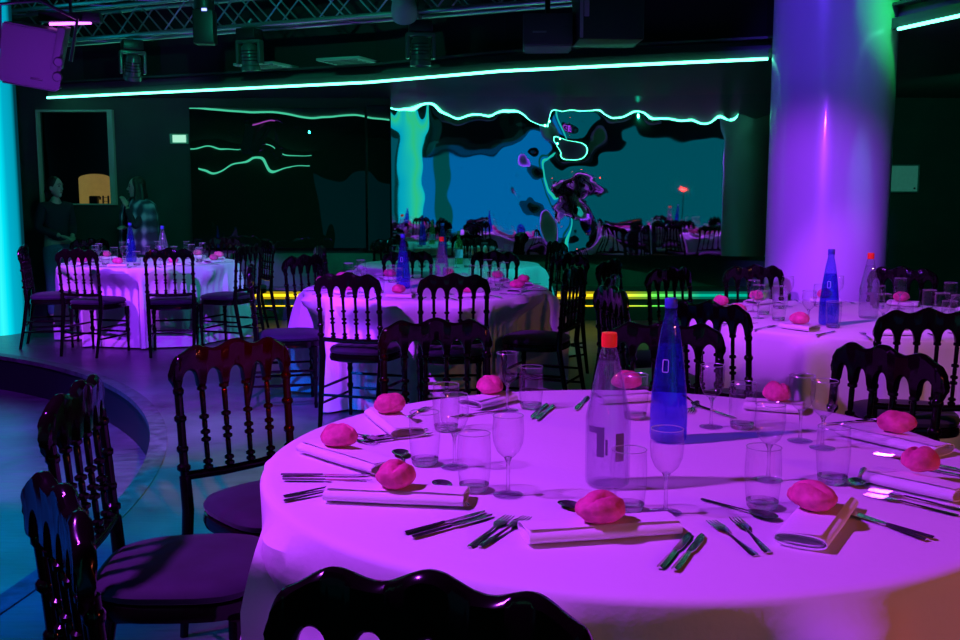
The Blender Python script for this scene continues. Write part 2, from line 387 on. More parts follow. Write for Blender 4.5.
# cyan column on the left, front lighting put into its glow ramp, big column on the right
tint = emit_ramp('cyan_column_glow', 1, [(0, (.0, .45, .95)), (.06, (.0, .55, .95)), (.10, (.0, .8, 1)), (.16, (.04, 1, 1)), (.22, (.0, .8, .95)), (.30, (.0, .42, .6)), (.44, (.0, .34, .48)), (.54, (.0, .04, .06)), (1, (.0, .01, .015))], 1.0, -.385, .385)
c = tag(finish('column', LATHE([(.385, 0), (.385, ZC)], 48), tint), 'round column in cyan light at the left edge', 'column'); c.location = (-5.06, 10.2, 0)
cc = finish('column', LATHE([(.33, DZ), (.33, ZC)], 48), emit_ramp('cyan_column_rear', 0, [(0, (.0, .6, .9)), (.35, (.02, .85, .7)), (.55, (.05, .9, .4)), (1, (.0, .8, 1))], .6, -.33, .33))
cc.location = (1.62, -3.45, 0); tag(cc, 'glowing cyan column mirrored at the left end of the crumpled mirror', 'column')
col_m = mat('column_paint', (.55, .55, .58), .30, coat=.3)
c = tag(finish('column', LATHE([(.43, 0), (.43, .12), (.41, .125), (.41, ZC)], 96), col_m), 'thick pale round column in violet and green light on the right', 'column'); c.location = (2.45, 7.1, 0)

# exit sign and framed notice on the back wall
t = thing('exit_sign', 'small glowing pale green exit sign beside the dark mirror', 'sign', (-3.40, W-.012, 2.03))
finish('housing', BOX((0, -.02, 0), (.20, .05, .11), None, .006), M['exit_body'], t); finish('lit_panel', BOX((.01, -.047, 0), (.15, .006, .082)), M['exit_lit'], t)
t = thing('framed_notice', 'pale framed notice on the dark wall right of the column', 'picture', (4.80, W-.012, 1.585))
bm = bmesh.new()
for c, s in (((0, -.015, .15), (.37, .03, .014)), ((0, -.015, -.15), (.37, .03, .014)), ((.178, -.015, 0), (.014, .03, .30)), ((-.178, -.015, 0), (.014, .03, .30))): box(bm, c, s)
finish('frame', bm, M['frame_grey'], t, False); finish('sheet', BOX((0, -.012, 0), (.345, .012, .29)), M['paper'], t)
bm = bmesh.new(); lathe(bm, [(0, 0), (.012, .001), (.012, .004), (0, .005)], 12, (.14, -.018, -.11), Matrix.Rotation(PI/2, 4, 'X')); finish('screw', bm, M['black'], t)

# ------------------------------------------------------------------ rigging under the ceiling
def truss(label, p, q, w=.22, h=.30, bay=.30, r=.024, rb=.008, m=None):
    p, q = Vector(p), Vector(q); L = (q-p).length; d = (q-p).normalized(); rz = math.atan2(d.y, d.x)
    t = thing('lighting_truss', label, 'truss', p, rz); t.rotation_euler = (0, -math.asin(d.z), rz)
    m = m or M['alu']
    for y in (-w/2, w/2):
        for z in (0, h): finish('chord', TUBE([(0, y, z), (L, y, z)], r, 10), m, t)
    n = int(L/bay); proto = None
    for k in range(n):
        for y in (-w/2, w/2):
            for dgn in (0, 1):
                if dgn and k % 2: continue
                x0, x1 = k*bay, (k+1)*bay
                a, b = ((x0, y, 0), (x1, y, h)) if (k+dgn) % 2 == 0 else ((x0, y, h), (x1, y, 0))
                finish('brace', TUBE([a, b], rb, 6), m, t)
    for k in range(0, n, 2):
        finish('cross_brace', TUBE([(k*bay, -w/2, 0), ((k+1)*bay, w/2, 0)], rb, 6), m, t)
    return t
truss('long aluminium lighting truss lit mint green, above the dark mirror', (-4.75, 11.03, 3.0), (.80, 8.60, 3.0))
truss('dark truss at the upper left corner, behind the violet speaker', (-5.6, 11.10, 3.28), (-2.2, 9.52, 3.28), r=.02)

def moving_head(label, loc, rz, tilt, body, face=None):
    t = thing('moving_head_light', label, 'stage light', loc, rz)
    finish('base', BOX((0, 0, .02), (.20, .17, .10), None, .015), M['black_metal'], t)
    finish('clamp', TUBE([(0, 0, .06), (0, 0, .13), (.03, 0, .16)], .016, 8), M['alu'], t)
    bm = bmesh.new(); box(bm, (0, 0, -.05), (.25, .09, .035), None, .01)
    for s in (-1, 1): box(bm, (s*.115, 0, -.15), (.03, .085, .22), None, .01)
    finish('yoke', bm, body, t)
    A = Matrix.Rotation(tilt, 4, 'X')
    h = finish('lamp_head', LATHE([(0, .13), (.05, .125), (.078, .09), (.085, .0), (.082, -.08), (.092, -.09), (.092, -.13), (.080, -.132), (.076, -.11), (0, -.105)], 24, (0, 0, -.19), A), body, t)
    finish('lens', LATHE([(0, -.118), (.05, -.116), (.074, -.108)], 24, (0, 0, -.19), A), face or M['lens'], h)
    bm = bmesh.new()
    for k in range(4): lathe(bm, [(.0865, .06-.03*k), (.091, .055-.03*k), (.0865, .05-.03*k)], 24, (0, 0, -.19), A)
    finish('cooling_fin', bm, M['black_metal'], h)
mh = mat('stage_light_body', (.10, .14, .13), .3, metal=.4)
moving_head('moving head stage light hanging under the truss, nearest the violet speaker', (-3.52, 10.38, 2.88), .5, .35, mh)
moving_head('moving head stage light hanging under the truss above the exit sign side', (-2.20, 9.80, 2.90), -.3, .1, mh)
moving_head('moving head stage light hanging straight down over the crumpled mirror', (-.53, 9.12, 2.86), .2, 0, mh)
vio = mat('violet_lit_body', (.35, .3, .4), .4)  # violet light put into the body colour
t = thing('par_can', 'round violet lit par can under the truss beside the hanging moving head', 'stage light', (-.66, 8.95, 3.02), 0)
A = Matrix.Rotation(.9, 4, 'X')
finish('can', LATHE([(0, .12), (.05, .11), (.10, .05), (.115, -.03), (.115, -.10), (.105, -.10), (.10, -.04), (0, -.03)], 24, (0, 0, 0), A), vio, t)
finish('lens', LATHE([(0, -.055), (.098, -.055)], 24, (0, 0, 0), A), M['lens'], t)
finish('bracket', TUBE([(-.12, 0, 0), (-.13, 0, .12), (0, 0, .2), (.13, 0, .12), (.12, 0, 0)], .008, 6), M['black_metal'], t)
t = thing('beam_light', 'tall black stage light with a tiny blue lamp in front of the truss', 'stage light', (-2.50, 9.35, 2.93), 0)
finish('body', BOX((0, 0, -.02), (.19, .16, .30), None, .02), M['black'], t)
finish('head', LATHE([(0, .12), (.085, .10), (.09, -.08), (.07, -.10), (0, -.10)], 20, (0, 0, .22)), M['black'], t)
finish('indicator', BOX((.02, -.083, .125), (.045, .008, .022)), M['led_blue'], t)

def speaker(label, loc, rz, w, d, h, pitch, m, face=-1):
    """tapered cabinet, front toward local -y, hung on a bracket"""
    t = thing('loudspeaker', label, 'loudspeaker', loc, rz); t.rotation_euler = (pitch, .16, rz)
    bm = bmesh.new()
    v = [bm.verts.new((sx*(w/2*(1 if sy < 0 else .72)), sy*d/2, sz*h/2)) for sz in (-1, 1) for sx, sy in ((-1, -1), (1, -1), (1, 1), (-1, 1))]
    for f in ((3, 2, 1, 0), (4, 5, 6, 7), (0, 1, 5, 4), (1, 2, 6, 5), (2, 3, 7, 6), (3, 0, 4, 7)): bm.faces.new([v[k] for k in f])
    bmesh.ops.bevel(bm, geom=bm.edges[:], offset=.012, segments=2, affect='EDGES')
    finish('cabinet', bm, m, t)
    return t
t = speaker('big tapered loudspeaker in violet light hanging beside the cyan column', (-3.36, 7.75, 2.45), .25, .43, .34, .43, .20, M['cabinet'])
finish('grille', BOX((0, -.02, -.222), (.37, .28, .012), None, .004), M['grille'], t)
finish('badge', BOX((.05, -.173, -.155), (.085, .006, .018), None, .002), M['black'], t)
br = finish('bracket', BOX((.18, -.06, .09), (.055, .26, .32), Matrix.Rotation(.10, 4, 'Y'), .008), M['cabinet'], t)
for z in (-.02, -.13): finish('knob', LATHE([(0, .03), (.028, .03), (.036, .02), (.036, 0)], 16, (.195, -.18, z+.02), Matrix.Rotation(PI/2, 4, 'X')), M['cabinet'], br)
finish('yoke_arm', TUBE([(-.25, 0, 0), (-.27, 0, .32), (0, 0, .40), (.27, 0, .32), (.25, 0, 0)], .014, 8), M['black_metal'], t)
finish('hanger', TUBE([(0, 0, .38), (0, .27, 1.30)], .018, 8), M['black_metal'], t)
finish('cable', TUBE([(-.20, .1, .0), (-.27, .05, .03), (-.33, .02, .0), (-.42, .05, .03), (-.52, .15, .02)], .007, 6), M['black'], t)
t = thing('led_bar', 'short glowing magenta light bar above the violet speaker', 'stage light', (-3.13, 7.88, 2.70), .06)
finish('housing', BOX((0, 0, .045), (.46, .09, .07), None, .01), M['black'], t)
finish('tube', TUBE([(-.155, -.02, -.006), (.155, -.02, .006)], .011, 8), M['led_violet'], t)
finish('bracket', TUBE([(0, 0, .07), (0, 0, .30)], .012, 6), M['black_metal'], t)
t = thing('projector', 'grey box unit hanging above the crumpled mirror, left of the black cabinet', 'projector', (.50, 7.62, 2.59), -.05)
finish('case', BOX((0, 0, 0), (.36, .40, .22), None, .012), mat('grey_case', (.05, .07, .07), .5), t)
finish('vent_slot', BOX((-.06, -.203, -.02), (.10, .006, .012)), M['frame_grey'], t)
finish('base_plate', BOX((0, 0, -.115), (.33, .37, .012)), mat('pale_case', (.16, .22, .2), .5), t)
finish('ceiling_pole', TUBE([(0, 0, .1), (0, 0, 1.16)], .02, 8), M['black_metal'], t)
t = thing('loudspeaker', 'large black cabinet with a violet lit edge at the top centre', 'loudspeaker', (.92, 7.45, 2.80), .04)
finish('cabinet', BOX((0, 0, 0), (.46, .42, .62), None, .012), M['black'], t)
finish('violet_edge', BOX((-.215, -.216, 0), (.022, .014, .60)), vio, t)  # pale strip painting the violet light on the cabinet edge
finish('handle', BOX((-.18, -.216, -.10), (.035, .02, .11), None, .005), vio, t)
finish('hanger', TUBE([(0, 0, .3), (0, 0, .95)], .02, 8), M['black_metal'], t)

# ------------------------------------------------------------------ the black ballroom chair with turned spindles
def turned(z0, z1, beads, r0, r1, rb):
    """tapered turned rod with beads at the given fractions"""
    prof = [(0, z0), (r0, z0)]
    for f in sorted(beads):
        z = z0+(z1-z0)*f; r = r0+(r1-r0)*f
        prof += [(r, z-.012), (r*.8, z-.009), (rb, z-.004), (rb, z+.004), (r*.8, z+.009), (r, z+.012)]
    return prof + [(r1, z1), (0, z1)]
POSTX = [-.186, -.112, -.038, .038, .112, .186]
def rail_top(u):
    a = abs(u)
    z = .868 + .030*math.exp(-((a)/.26)**2) + .026*math.exp(-((a-.60)/.20)**2) + .012*(1-a*a)
    if a > .88: z -= .05*((a-.88)/.12)**2
    return z
def rail_bottom(x):
    for a, b in zip(POSTX, POSTX[1:]):
        lo, hi = a+.011, b-.011
        if lo < x < hi:
            t = (x-lo)/(hi-lo)*2-1
            return .775 + .052*math.sqrt(max(0, 1-t*t))
    return .772
def make_chair():
    root = thing('banquet_chair', 'x', 'chair')
    mL = M['lacquer']
    bm = bmesh.new(); n = 120; hw = .205; rings = []
    for i in range(n+1):
        x = -hw+2*hw*i/n; u = x/hw; zt, zb = rail_top(u), rail_bottom(x)
        if abs(x) > .190: zb += .03*((abs(x)-.190)/.015)
        yy = -.018*u*u+.009; th = .0125*(1 if abs(u) < .96 else .75)
        ring = []
        for dy, f in ((-1, .10), (-1, .5), (-1, .88), (-.55, .98), (0, 1), (.55, .98), (1, .88), (1, .5), (1, .10), (.55, .02), (0, 0), (-.55, .02)):
            ring.append(bm.verts.new((x, yy+dy*th*(1 + .25*(f > .8)), zb+(zt-zb)*f)))
        rings.append(ring)
    for a, b in zip(rings, rings[1:]):
        k = len(a)
        for j in range(k): bm.faces.new((a[j], a[(j+1) % k], b[(j+1) % k], b[j]))
    bm.faces.new(rings[0]); bm.faces.new(rings[-1][::-1])
    bmesh.ops.recalc_face_normals(bm, faces=bm.faces[:])
    finish('top_rail', bm, mL, root)
    for s in (-1, 1):
        bm = bmesh.new()
        tube(bm, [(s*.172, -.045, 0), (s*.178, -.005, .20), (s*.182, .030, .42), (s*.184, .022, .52)], [.0125, .0155, .018, .017], 10)
        for z, r in ((.545, .020), (.60, .017), (.69, .018), (.77, .016)):
            y = .020-(z-.52)*.07
            lathe(bm, [(.010, -.014), (r, -.005), (r, .005), (.010, .014)], 12, (s*.185, y, z))
        tube(bm, [(s*.184, .022, .51), (s*.185, .012, .66), (s*.186, .0, .80)], [.013, .0125, .012], 10)
        finish('back_post', bm, mL, root)
    bm = bmesh.new(); tube(bm, [(-.183, .022, .520), (-.06, .026, .514), (.06, .026, .514), (.183, .022, .520)], .0135, 10); finish('lower_rail', bm, mL, root)
    for x in POSTX[1:-1]:
        bm = bmesh.new(); A = align((x*.97, .026, .515), (x, .004, .80))
        lathe(bm, turned(0, .285, (.07, .13, .36, .44, .60, .90), .0075, .0085, .0145), 10, (x*.97, .026, .515), A); finish('spindle', bm, mL, root)
    # seat
    def seat_loop(k, n=40, grow=0):
        t = 2*PI*k/n; c, s = math.cos(t), math.sin(t)
        px = math.copysign(abs(c)**.62, c); py = math.copysign(abs(s)**.62, s)
        w = .185+.022*(py*.5+.5)+grow; return px*w, .235+py*(.198+grow)
    def pad(prof, n=40):
        bm = bmesh.new(); rings = []
        for g, z in prof: rings.append([bm.verts.new((*seat_loop(k, n, g), z)) for k in range(n)])
        for a, b in zip(rings, rings[1:]):
            for k in range(n): bm.faces.new((a[k], a[(k+1) % n], b[(k+1) % n], b[k]))
        bm.faces.new(rings[0][::-1]); bm.faces.new(rings[-1]); return bm
    finish('seat_frame', pad([(-.012, .385), (0, .390), (.004, .405), (0, .425), (-.01, .430)]), mL, root)
    finish('seat_cushion', pad([(-.012, .428), (-.002, .434), (.002, .448), (-.006, .462), (-.03, .472), (-.08, .478), (-.14, .480)]), M['velvet'], root)
    for s in (-1, 1):
        finish('front_leg', LATHE([(0, 0), (.010, 0), (.013, .03), (.010, .04), (.0115, .10), (.014, .17), (.019, .18), (.019, .195), (.013, .205), (.014, .27), (.018, .29), (.014, .31), (.020, .33), (.020, .39), (0, .39)], 12, (s*.178, .385, 0)), mL, root)
    for z in (.15, .24):
        for s in (-1, 1): finish('stretcher', TUBE([(s*.176, .002 if z > .2 else -.015, z), (s*.178, .18, z), (s*.178, .385, z)], [.007, .010, .007], 8), mL, root)
    for z in (.17, .26): finish('stretcher', TUBE([(-.178, .385, z), (0, .385, z), (.178, .385, z)], [.007, .010, .007], 8), mL, root)
    finish('stretcher', TUBE([(-.177, -.008, .20), (.177, -.008, .20)], .008, 8), mL, root)
    return root
CHAIRS = []
def chair(x, y, tx, ty, label, group=None, vec=False):
    if not CHAIRS: r = make_chair()
    else: r = copy_tree(CHAIRS[0])
    dx, dy = (tx, ty) if vec else (tx-x, ty-y)
    r.location = (x, y, 0); r.scale = (1.045, 1.045, 1.045); r.rotation_euler = (0, 0, math.atan2(-dx, dy)); r['label'] = label
    r['group'] = group or 'black spindle chairs around the tables'
    CHAIRS.append(r); return r
TA, TB, TC, TD, TE = (.36, 2.435), (-.38, 7.02), (-3.23, 9.77), (2.02, 5.33), (-.29, 9.5)
chair(-.062, 1.15, *TA, 'black chair back in close-up at the bottom edge, in front of the near table')
chair(-.66, 1.52, .83, .56, 'black chair seen edge-on at the lower left corner, nearest the left frame edge', vec=True)
chair(-.99, 2.41, .99, .08, 'black chair at left with violet lit seat, beside the curved step', vec=True)
chair(-.785, 3.14, .70, -.71, 'black chair with red lit top rail standing left of the near table, on open floor', vec=True)
chair(-.165, 3.68, .16, -.99, 'black chair behind the near table with reddish top rail, below the middle table', vec=True)
chair(.675, 3.60, -.2, -.98, 'black chair behind the blue bottle of the near table', vec=True)
chair(1.232, 3.00, -.99, -.5, 'black chair behind the near table at right, in front of the right table cloth', vec=True)
# middle table
chair(-.775, 5.86, .35, 1.1, 'black chair backing onto the camera at the middle table, left one of the front pair', vec=True)
chair(-.153, 5.80, -.1, 1.0, 'black chair backing onto the camera at the middle table, right one of the front pair', vec=True)
chair(-1.52, 6.60, .95, .22, 'black chair side-on with its seat toward the middle table, at the table left end', vec=True)
chair(-1.36, 7.70, *TB, 'black chair behind the left end of the middle table, beside the yellow light line')
chair(-.60, 8.28, *TB, 'black chair on the far side of the middle table, behind the blue bottle')
chair(.12, 8.20, *TB, 'black chair on the far side of the middle table, right of the red-capped bottle')
chair(.60, 6.42, -.92, .38, 'black chair side-on at the right end of the middle table, seat to the left', vec=True)
chair(.70, 7.90, *TB, 'black chair behind the one at the right end of the middle table')
# rear table
chair(-1.44, 9.05, *TE, 'black chair at the left of the rear teal table, under the dark mirror')
chair(.76, 9.95, *TE, 'black chair at the right of the rear teal table, under the crumpled mirror')
chair(-.95, 10.62, *TE, 'far black chair behind the rear teal table, left one')
chair(-.02, 10.78, *TE, 'far black chair behind the rear teal table, right one')
# left table
chair(-4.20, 9.22, .97, .25, 'black chair side-on next to the cyan column at the left table', vec=True)
chair(-3.47, 8.62, .28, 1, 'black chair backing onto the camera at the left table, left one of two', vec=True)
chair(-2.68, 8.62, -.22, 1, 'black chair backing onto the camera at the left table, right one of two', vec=True)
chair(-2.12, 9.16, -.95, .35, 'black chair at the right side of the left table with its seat to the left', vec=True)
chair(-2.20, 10.35, *TC, 'black chair behind the right side of the left table, below the dark mirror')
chair(-2.80, 10.98, *TC, 'black chair at the far side of the left table, right of the bottles')
chair(-4.15, 10.66, *TC, 'black chair at the far left of the left table, before the standing women')
# right table
chair(.76, 5.72, *TD, 'black chair at the left end of the right table, before the green line')
chair(.66, 4.98, .98, .25, 'black chair seen edge-on left of the right table, its rail catching blue light', vec=True)
chair(.93, 7.15, .7, -.4, 'black chair turned edge-on behind the chairs left of the right table', vec=True)
chair(1.21, 6.36, *TD, 'black chair behind the left end of the right table, against the green panelling')
chair(.985, 4.28, *TD, 'black chair at the near left side of the right table, right of the blue bottle')
chair(1.80, 6.55, *TD, 'black chair on the far side of the right table in front of the thick column')
chair(2.70, 6.38, *TD, 'black chair on the far side of the right table, right of the red-capped bottle')
chair(1.80, 3.98, .12, 1, 'black chair at the right edge backing onto the camera, in front of the right table', vec=True)

# ------------------------------------------------------------------ tables and cloths
def seat_limit(loc, t):
    """distance from the table centre at which a chair seat stands in direction t"""
    best = 9
    for ch in CHAIRS:
        cx, cy = ch.location.x-loc[0], ch.location.y-loc[1]
        if math.hypot(cx, cy) > 1.7: continue
        a = ch.rotation_euler.z; ca, sa = math.cos(a), math.sin(a)
        for k in range(60):
            r = .42+k*.012; x, y = r*math.cos(t)-cx, r*math.sin(t)-cy
            lx, ly = x*ca+y*sa, -x*sa+y*ca
            if abs(lx) < .235 and -.07 < ly < .46:
                best = min(best, r-.02); break
    return best
def cloth(loc, R, label, seed, flare=.20, nf=11):
    rnd = random.Random(seed); n = 288; bm = bmesh.new()
    ph = []; a = 0
    while a < 2*PI-.25:
        w = rnd.uniform(.75, 1.3)*2*PI/nf; ph.append((a+w/2, w*.17, rnd.uniform(.7, 1.25))); a += w
    def fold(t):
        s = 0
        for c, w, h in ph:
            d = (t-c+PI) % (2*PI)-PI; s += h*math.exp(-(d/w)**2)
        return s
    rows = [(0, .75), (.3, .75), (.6, .7502), (.85, .7505)]
    rings = []
    for f, z in rows[1:]: rings.append([bm.verts.new((R*f*math.cos(2*PI*k/n), R*f*math.sin(2*PI*k/n), z)) for k in range(n)])
    for z, dr in ((.750, -.03), (.749, -.012), (.744, -.003), (.735, .001)):
        rings.append([bm.verts.new(((R+dr)*math.cos(2*PI*k/n), (R+dr)*math.sin(2*PI*k/n), z)) for k in range(n)])
    m = 22
    for i in range(1, m+1):
        q = i/m; z = .735-.72*q; ring = []
        for k in range(n):
            t = 2*PI*k/n; tt = t+.05*math.sin(3*t+seed)*q
            r = R + .012*q + flare*fold(tt)*(q**.45)
            ring.append(bm.verts.new((r*math.cos(t), r*math.sin(t), z)))
        rings.append(ring)
    lim = [seat_limit(loc, 2*PI*k/n) for k in range(n)]
    lim = [min(lim[(k+j) % n] for j in range(-2, 3)) for k in range(n)]
    soft = [sum(min(l, R+.15) for l in (lim[(k+j) % n] for j in range(-4, 5)))/9 for k in range(n)]
    for ring in rings[-m:]:
        for k, v in enumerate(ring):
            r = math.hypot(v.co.x, v.co.y); l = min(lim[k], soft[k])
            q = min(1, max(0, (.735-v.co.z)/.20)); q = q*q*(3-2*q)
            if l < r:
                f = (r+(l-r)*q)/r; v.co.x *= f; v.co.y *= f
    c = bm.verts.new((0, 0, .75))
    for k in range(n): bm.faces.new((c, rings[0][k], rings[0][(k+1) % n]))
    for a, b in zip(rings, rings[1:]):
        for k in range(n): bm.faces.new((a[k], b[k], b[(k+1) % n], a[(k+1) % n]))
    o = finish('tablecloth', bm, M['cloth']); o.location = (loc[0], loc[1], 0)
    return tag(o, label, 'tablecloth', 'white cloths on the round tables')
def table(loc, R, label):
    t = thing('round_table', label, 'table', (loc[0], loc[1], 0), 0, 'round tables under cloths')
    finish('tabletop', LATHE([(0, .715), (R-.012, .715), (R-.008, .73), (R-.016, .742), (0, .742)], 64), mat('plywood', (.4, .28, .16), .6), t)
    finish('pedestal', LATHE([(0, 0), (.30, 0), (.30, .03), (.06, .06), (.05, .4), (.06, .68), (.2, .715), (0, .715)], 24), M['black_metal'], t)
for loc, R, w, seed in ((TA, .888, 'near', 3), (TB, .86, 'middle', 8), (TC, .83, 'left', 5), (TD, .86, 'right', 12), (TE, .86, 'rear', 21)):
    where = {'near': 'big near round table in the foreground', 'middle': 'middle round table with two bottles', 'left': 'far left round table in front of the women',
             'right': 'right hand round table in front of the column', 'rear': 'rear round table in teal light behind the middle one'}[w]
    table(loc, R, where+', under its cloth'); cloth(loc, R, 'white cloth draped over the '+where, seed)

# ------------------------------------------------------------------ tableware
ZT = .7515
def make_tumbler(name='tumbler'):
    prof = [(0, .001), (.029, .001), (.031, .004), (.0345, .03), (.0375, .065), (.0375, .09), (.0355, .128)]
    root = thing(name, 'x', 'glass')
    finish('wall', LATHE(prof[2:] + [(.0365, .1295), (.0348, .1285)], 32), M['glass'], root)
    ring = [(.0356*math.cos(2*PI*k/32), .0356*math.sin(2*PI*k/32), .1292) for k in range(33)]
    finish('rim', TUBE(ring, .0010, 6), M['rim'], root)
    finish('thick_base', LATHE([(0, .0005), (.029, .0005), (.0315, .004), (.0335, .016), (.026, .013), (0, .011)], 32), M['solid'], root)
    return root
def make_wine(name='wine_glass'):
    root = thing(name, 'x', 'glass')
    finish('bowl', LATHE([(.0035, .082), (.012, .086), (.024, .098), (.0325, .118), (.0345, .140), (.0325, .176), (.0335, .1775), (.0318, .1765)], 32), M['glass'], root)
    ring = [(.0328*math.cos(2*PI*k/32), .0328*math.sin(2*PI*k/32), .1772) for k in range(33)]
    finish('rim', TUBE(ring, .0009, 6), M['rim'], root)
    finish('stem', LATHE([(.006, .006), (.0042, .02), (.0036, .05), (.0045, .074), (.009, .084), (0, .088)], 16), M['solid'], root)
    finish('foot', LATHE([(0, .0005), (.032, .0005), (.033, .002), (.018, .005), (.006, .008), (0, .008)], 32), M['foot'], root)
    return root
def make_bottle(kind):
    root = thing('water_bottle', 'x', 'bottle')
    if kind == 'blue':
        prof = [(0, .001), (.040, .001), (.047, .006), (.049, .02), (.049, .085), (.046, .13), (.036, .22), (.025, .295), (.0165, .335), (.0150, .345), (.0165, .352), (.0165, .362), (.0145, .366)]
        finish('glass_body', LATHE(prof, 40), M['blue_glass'], root)
        finish('cap', LATHE([(.0150, .355), (.0168, .357), (.0168, .378), (.015, .381), (0, .381)], 20), M['blue_cap'], root)
        finish('water', LATHE([(0, .006), (.042, .006), (.046, .02), (.046, .085), (.043, .13), (.034, .215), (.028, .258), (0, .258)], 32), M['blue_glass'], root)
        bm = bmesh.new()   # small pale emblem: an upright rounded frame low on the shoulder
        def sh(px, pz):
            r = .0475-(pz-.12)*.112; a = -2.05+px/.045
            return (r*math.cos(a), r*math.sin(a), pz)
        loop = [(-.007, .190), (.007, .190), (.009, .193), (.009, .219), (.007, .222), (-.007, .222), (-.009, .219), (-.009, .193)]
        tube(bm, [sh(*p) for p in loop+loop[:1]], .0011, 6)
        finish('emblem', bm, M['pale_label'], root)
    else:
        prof = [(0, .001), (.042, .001), (.0485, .006), (.050, .02), (.050, .155), (.046, .175), (.030, .255), (.019, .305), (.0145, .315), (.0145, .322)]
        finish('glass_body', LATHE(prof, 40), M['clear_glass'], root)
        finish('water', LATHE([(0, .006), (.044, .006), (.0465, .02), (.0465, .155), (.043, .175), (.0285, .25), (.0225, .28), (0, .28)], 32), M['water'], root)
        finish('cap', LATHE([(.0150, .314), (.0172, .315), (.0178, .336), (.0165, .346), (0, .347)], 20), M['red_cap' if kind == 'red' else 'blue_cap'], root)
        def patch(a0, a1, z0, z1, m, nm):
            bm = bmesh.new(); n = 12; lo = []; hi = []
            for k in range(n+1):
                a = a0+(a1-a0)*k/n; lo.append(bm.verts.new((.0505*math.cos(a), .0505*math.sin(a), z0))); hi.append(bm.verts.new((.0505*math.cos(a), .0505*math.sin(a), z1)))
            for k in range(n): bm.faces.new((lo[k], lo[k+1], hi[k+1], hi[k]))
            finish(nm, bm, m, root)
        patch(-2.65, -1.85, .128, .142, M['grey_label'], 'printed_mark'); patch(-2.2, -1.85, .075, .128, M['grey_label'], 'printed_mark')
        patch(-1.80, -1.70, .08, .115, M['grey_label'], 'printed_mark'); patch(-1.35, -.92, .065, .128, M['grey_label'], 'printed_mark')
        if kind == 'yellow': patch(-2.8, -1.6, .03, .11, M['yellow_label'], 'label')
    return root
def make_bread(seed):
    bm = bmesh.new(); bmesh.ops.create_icosphere(bm, subdivisions=4, radius=1)
    for v in bm.verts:
        c = v.co.copy(); n = noise.noise(c*1.4+Vector((seed*3.1, 0, 0)))
        r = 1+.12*n+.05*noise.noise(c*4+Vector((0, seed, 0)))
        z = c.z if c.z > 0 else c.z*.72
        cr = math.exp(-((c.y+.25+.2*c.x*math.sin(seed))/.13)**2)*(.26 if c.z > -.1 else 0)
        v.co = Vector((c.x*.049*r, c.y*.041*r, (z-.0)*.034*(r-cr)+.024))
    return finish('bread_roll', bm, M['bread'])
def make_napkin(L, w=.100, h=.030):
    bm = bmesh.new(); n = 30
    def loop(x, s, dz=0):
        out = []
        for k in range(n):
            t = 2*PI*k/n; c, sn = math.cos(t), math.sin(t)
            out.append(bm.verts.new((x, math.copysign(abs(c)**.75, c)*(w/2-s), h/2+dz+math.copysign(abs(sn)**.85, sn)*(h/2-s))))
        return out
    xs = [-L/2, -L/2+.004, -L/4, 0, L/4, L/2-.004, L/2]
    rings = [loop(xs[1]+.05, .006), loop(xs[0], .0035)] + [loop(x, .0012*abs(math.sin(9*x))) for x in xs] + [loop(xs[-1], .0035), loop(xs[-1]-.05, .006)]
    for a, b in zip(rings, rings[1:]):
        for k in range(n): bm.faces.new((a[k], a[(k+1) % n], b[(k+1) % n], b[k]))
    # inner turn of the rolled cloth and the loose top edge
    for s in (-1, 1):
        a = loop(s*(L/2-.003), .0085); b = loop(s*(L/2-.06), .0085)
        for k in range(n-4): bm.faces.new((a[k], a[k+1], b[k+1], b[k]))
    lo = [bm.verts.new((x, w*.10, h*1.0-.0005)) for x in xs]; hi = [bm.verts.new((x*.985, -w*.36, h*.93+.003+.001*math.sin(30*x))) for x in xs]
    for k in range(len(xs)-1): bm.faces.new((lo[k], lo[k+1], hi[k+1], hi[k]))
    o = finish('folded_napkin', bm, M['napkin']); return o
def flat(bm, outline, z0, z1):
    lo = [bm.verts.new((x, y, z0)) for x, y in outline]; hi = [bm.verts.new((x, y, z1)) for x, y in outline]
    bm.faces.new(lo[::-1]); bm.faces.new(hi)
    for k in range(len(outline)): bm.faces.new((lo[k], lo[(k+1) % len(outline)], hi[(k+1) % len(outline)], hi[k]))
def strip(bm, prof, zf, th=.0018):
    """prof: (x, halfwidth) ; zf(x) height"""
    rows = [[bm.verts.new((x, -hw, zf(x))), bm.verts.new((x, 0, zf(x)+th)), bm.verts.new((x, hw, zf(x))), bm.verts.new((x, 0, zf(x)-th*.2))] for x, hw in prof]
    for a, b in zip(rows, rows[1:]):
        for k in range(4): bm.faces.new((a[k], a[(k+1) % 4], b[(k+1) % 4], b[k]))
    bm.faces.new(rows[0]); bm.faces.new(rows[-1][::-1])
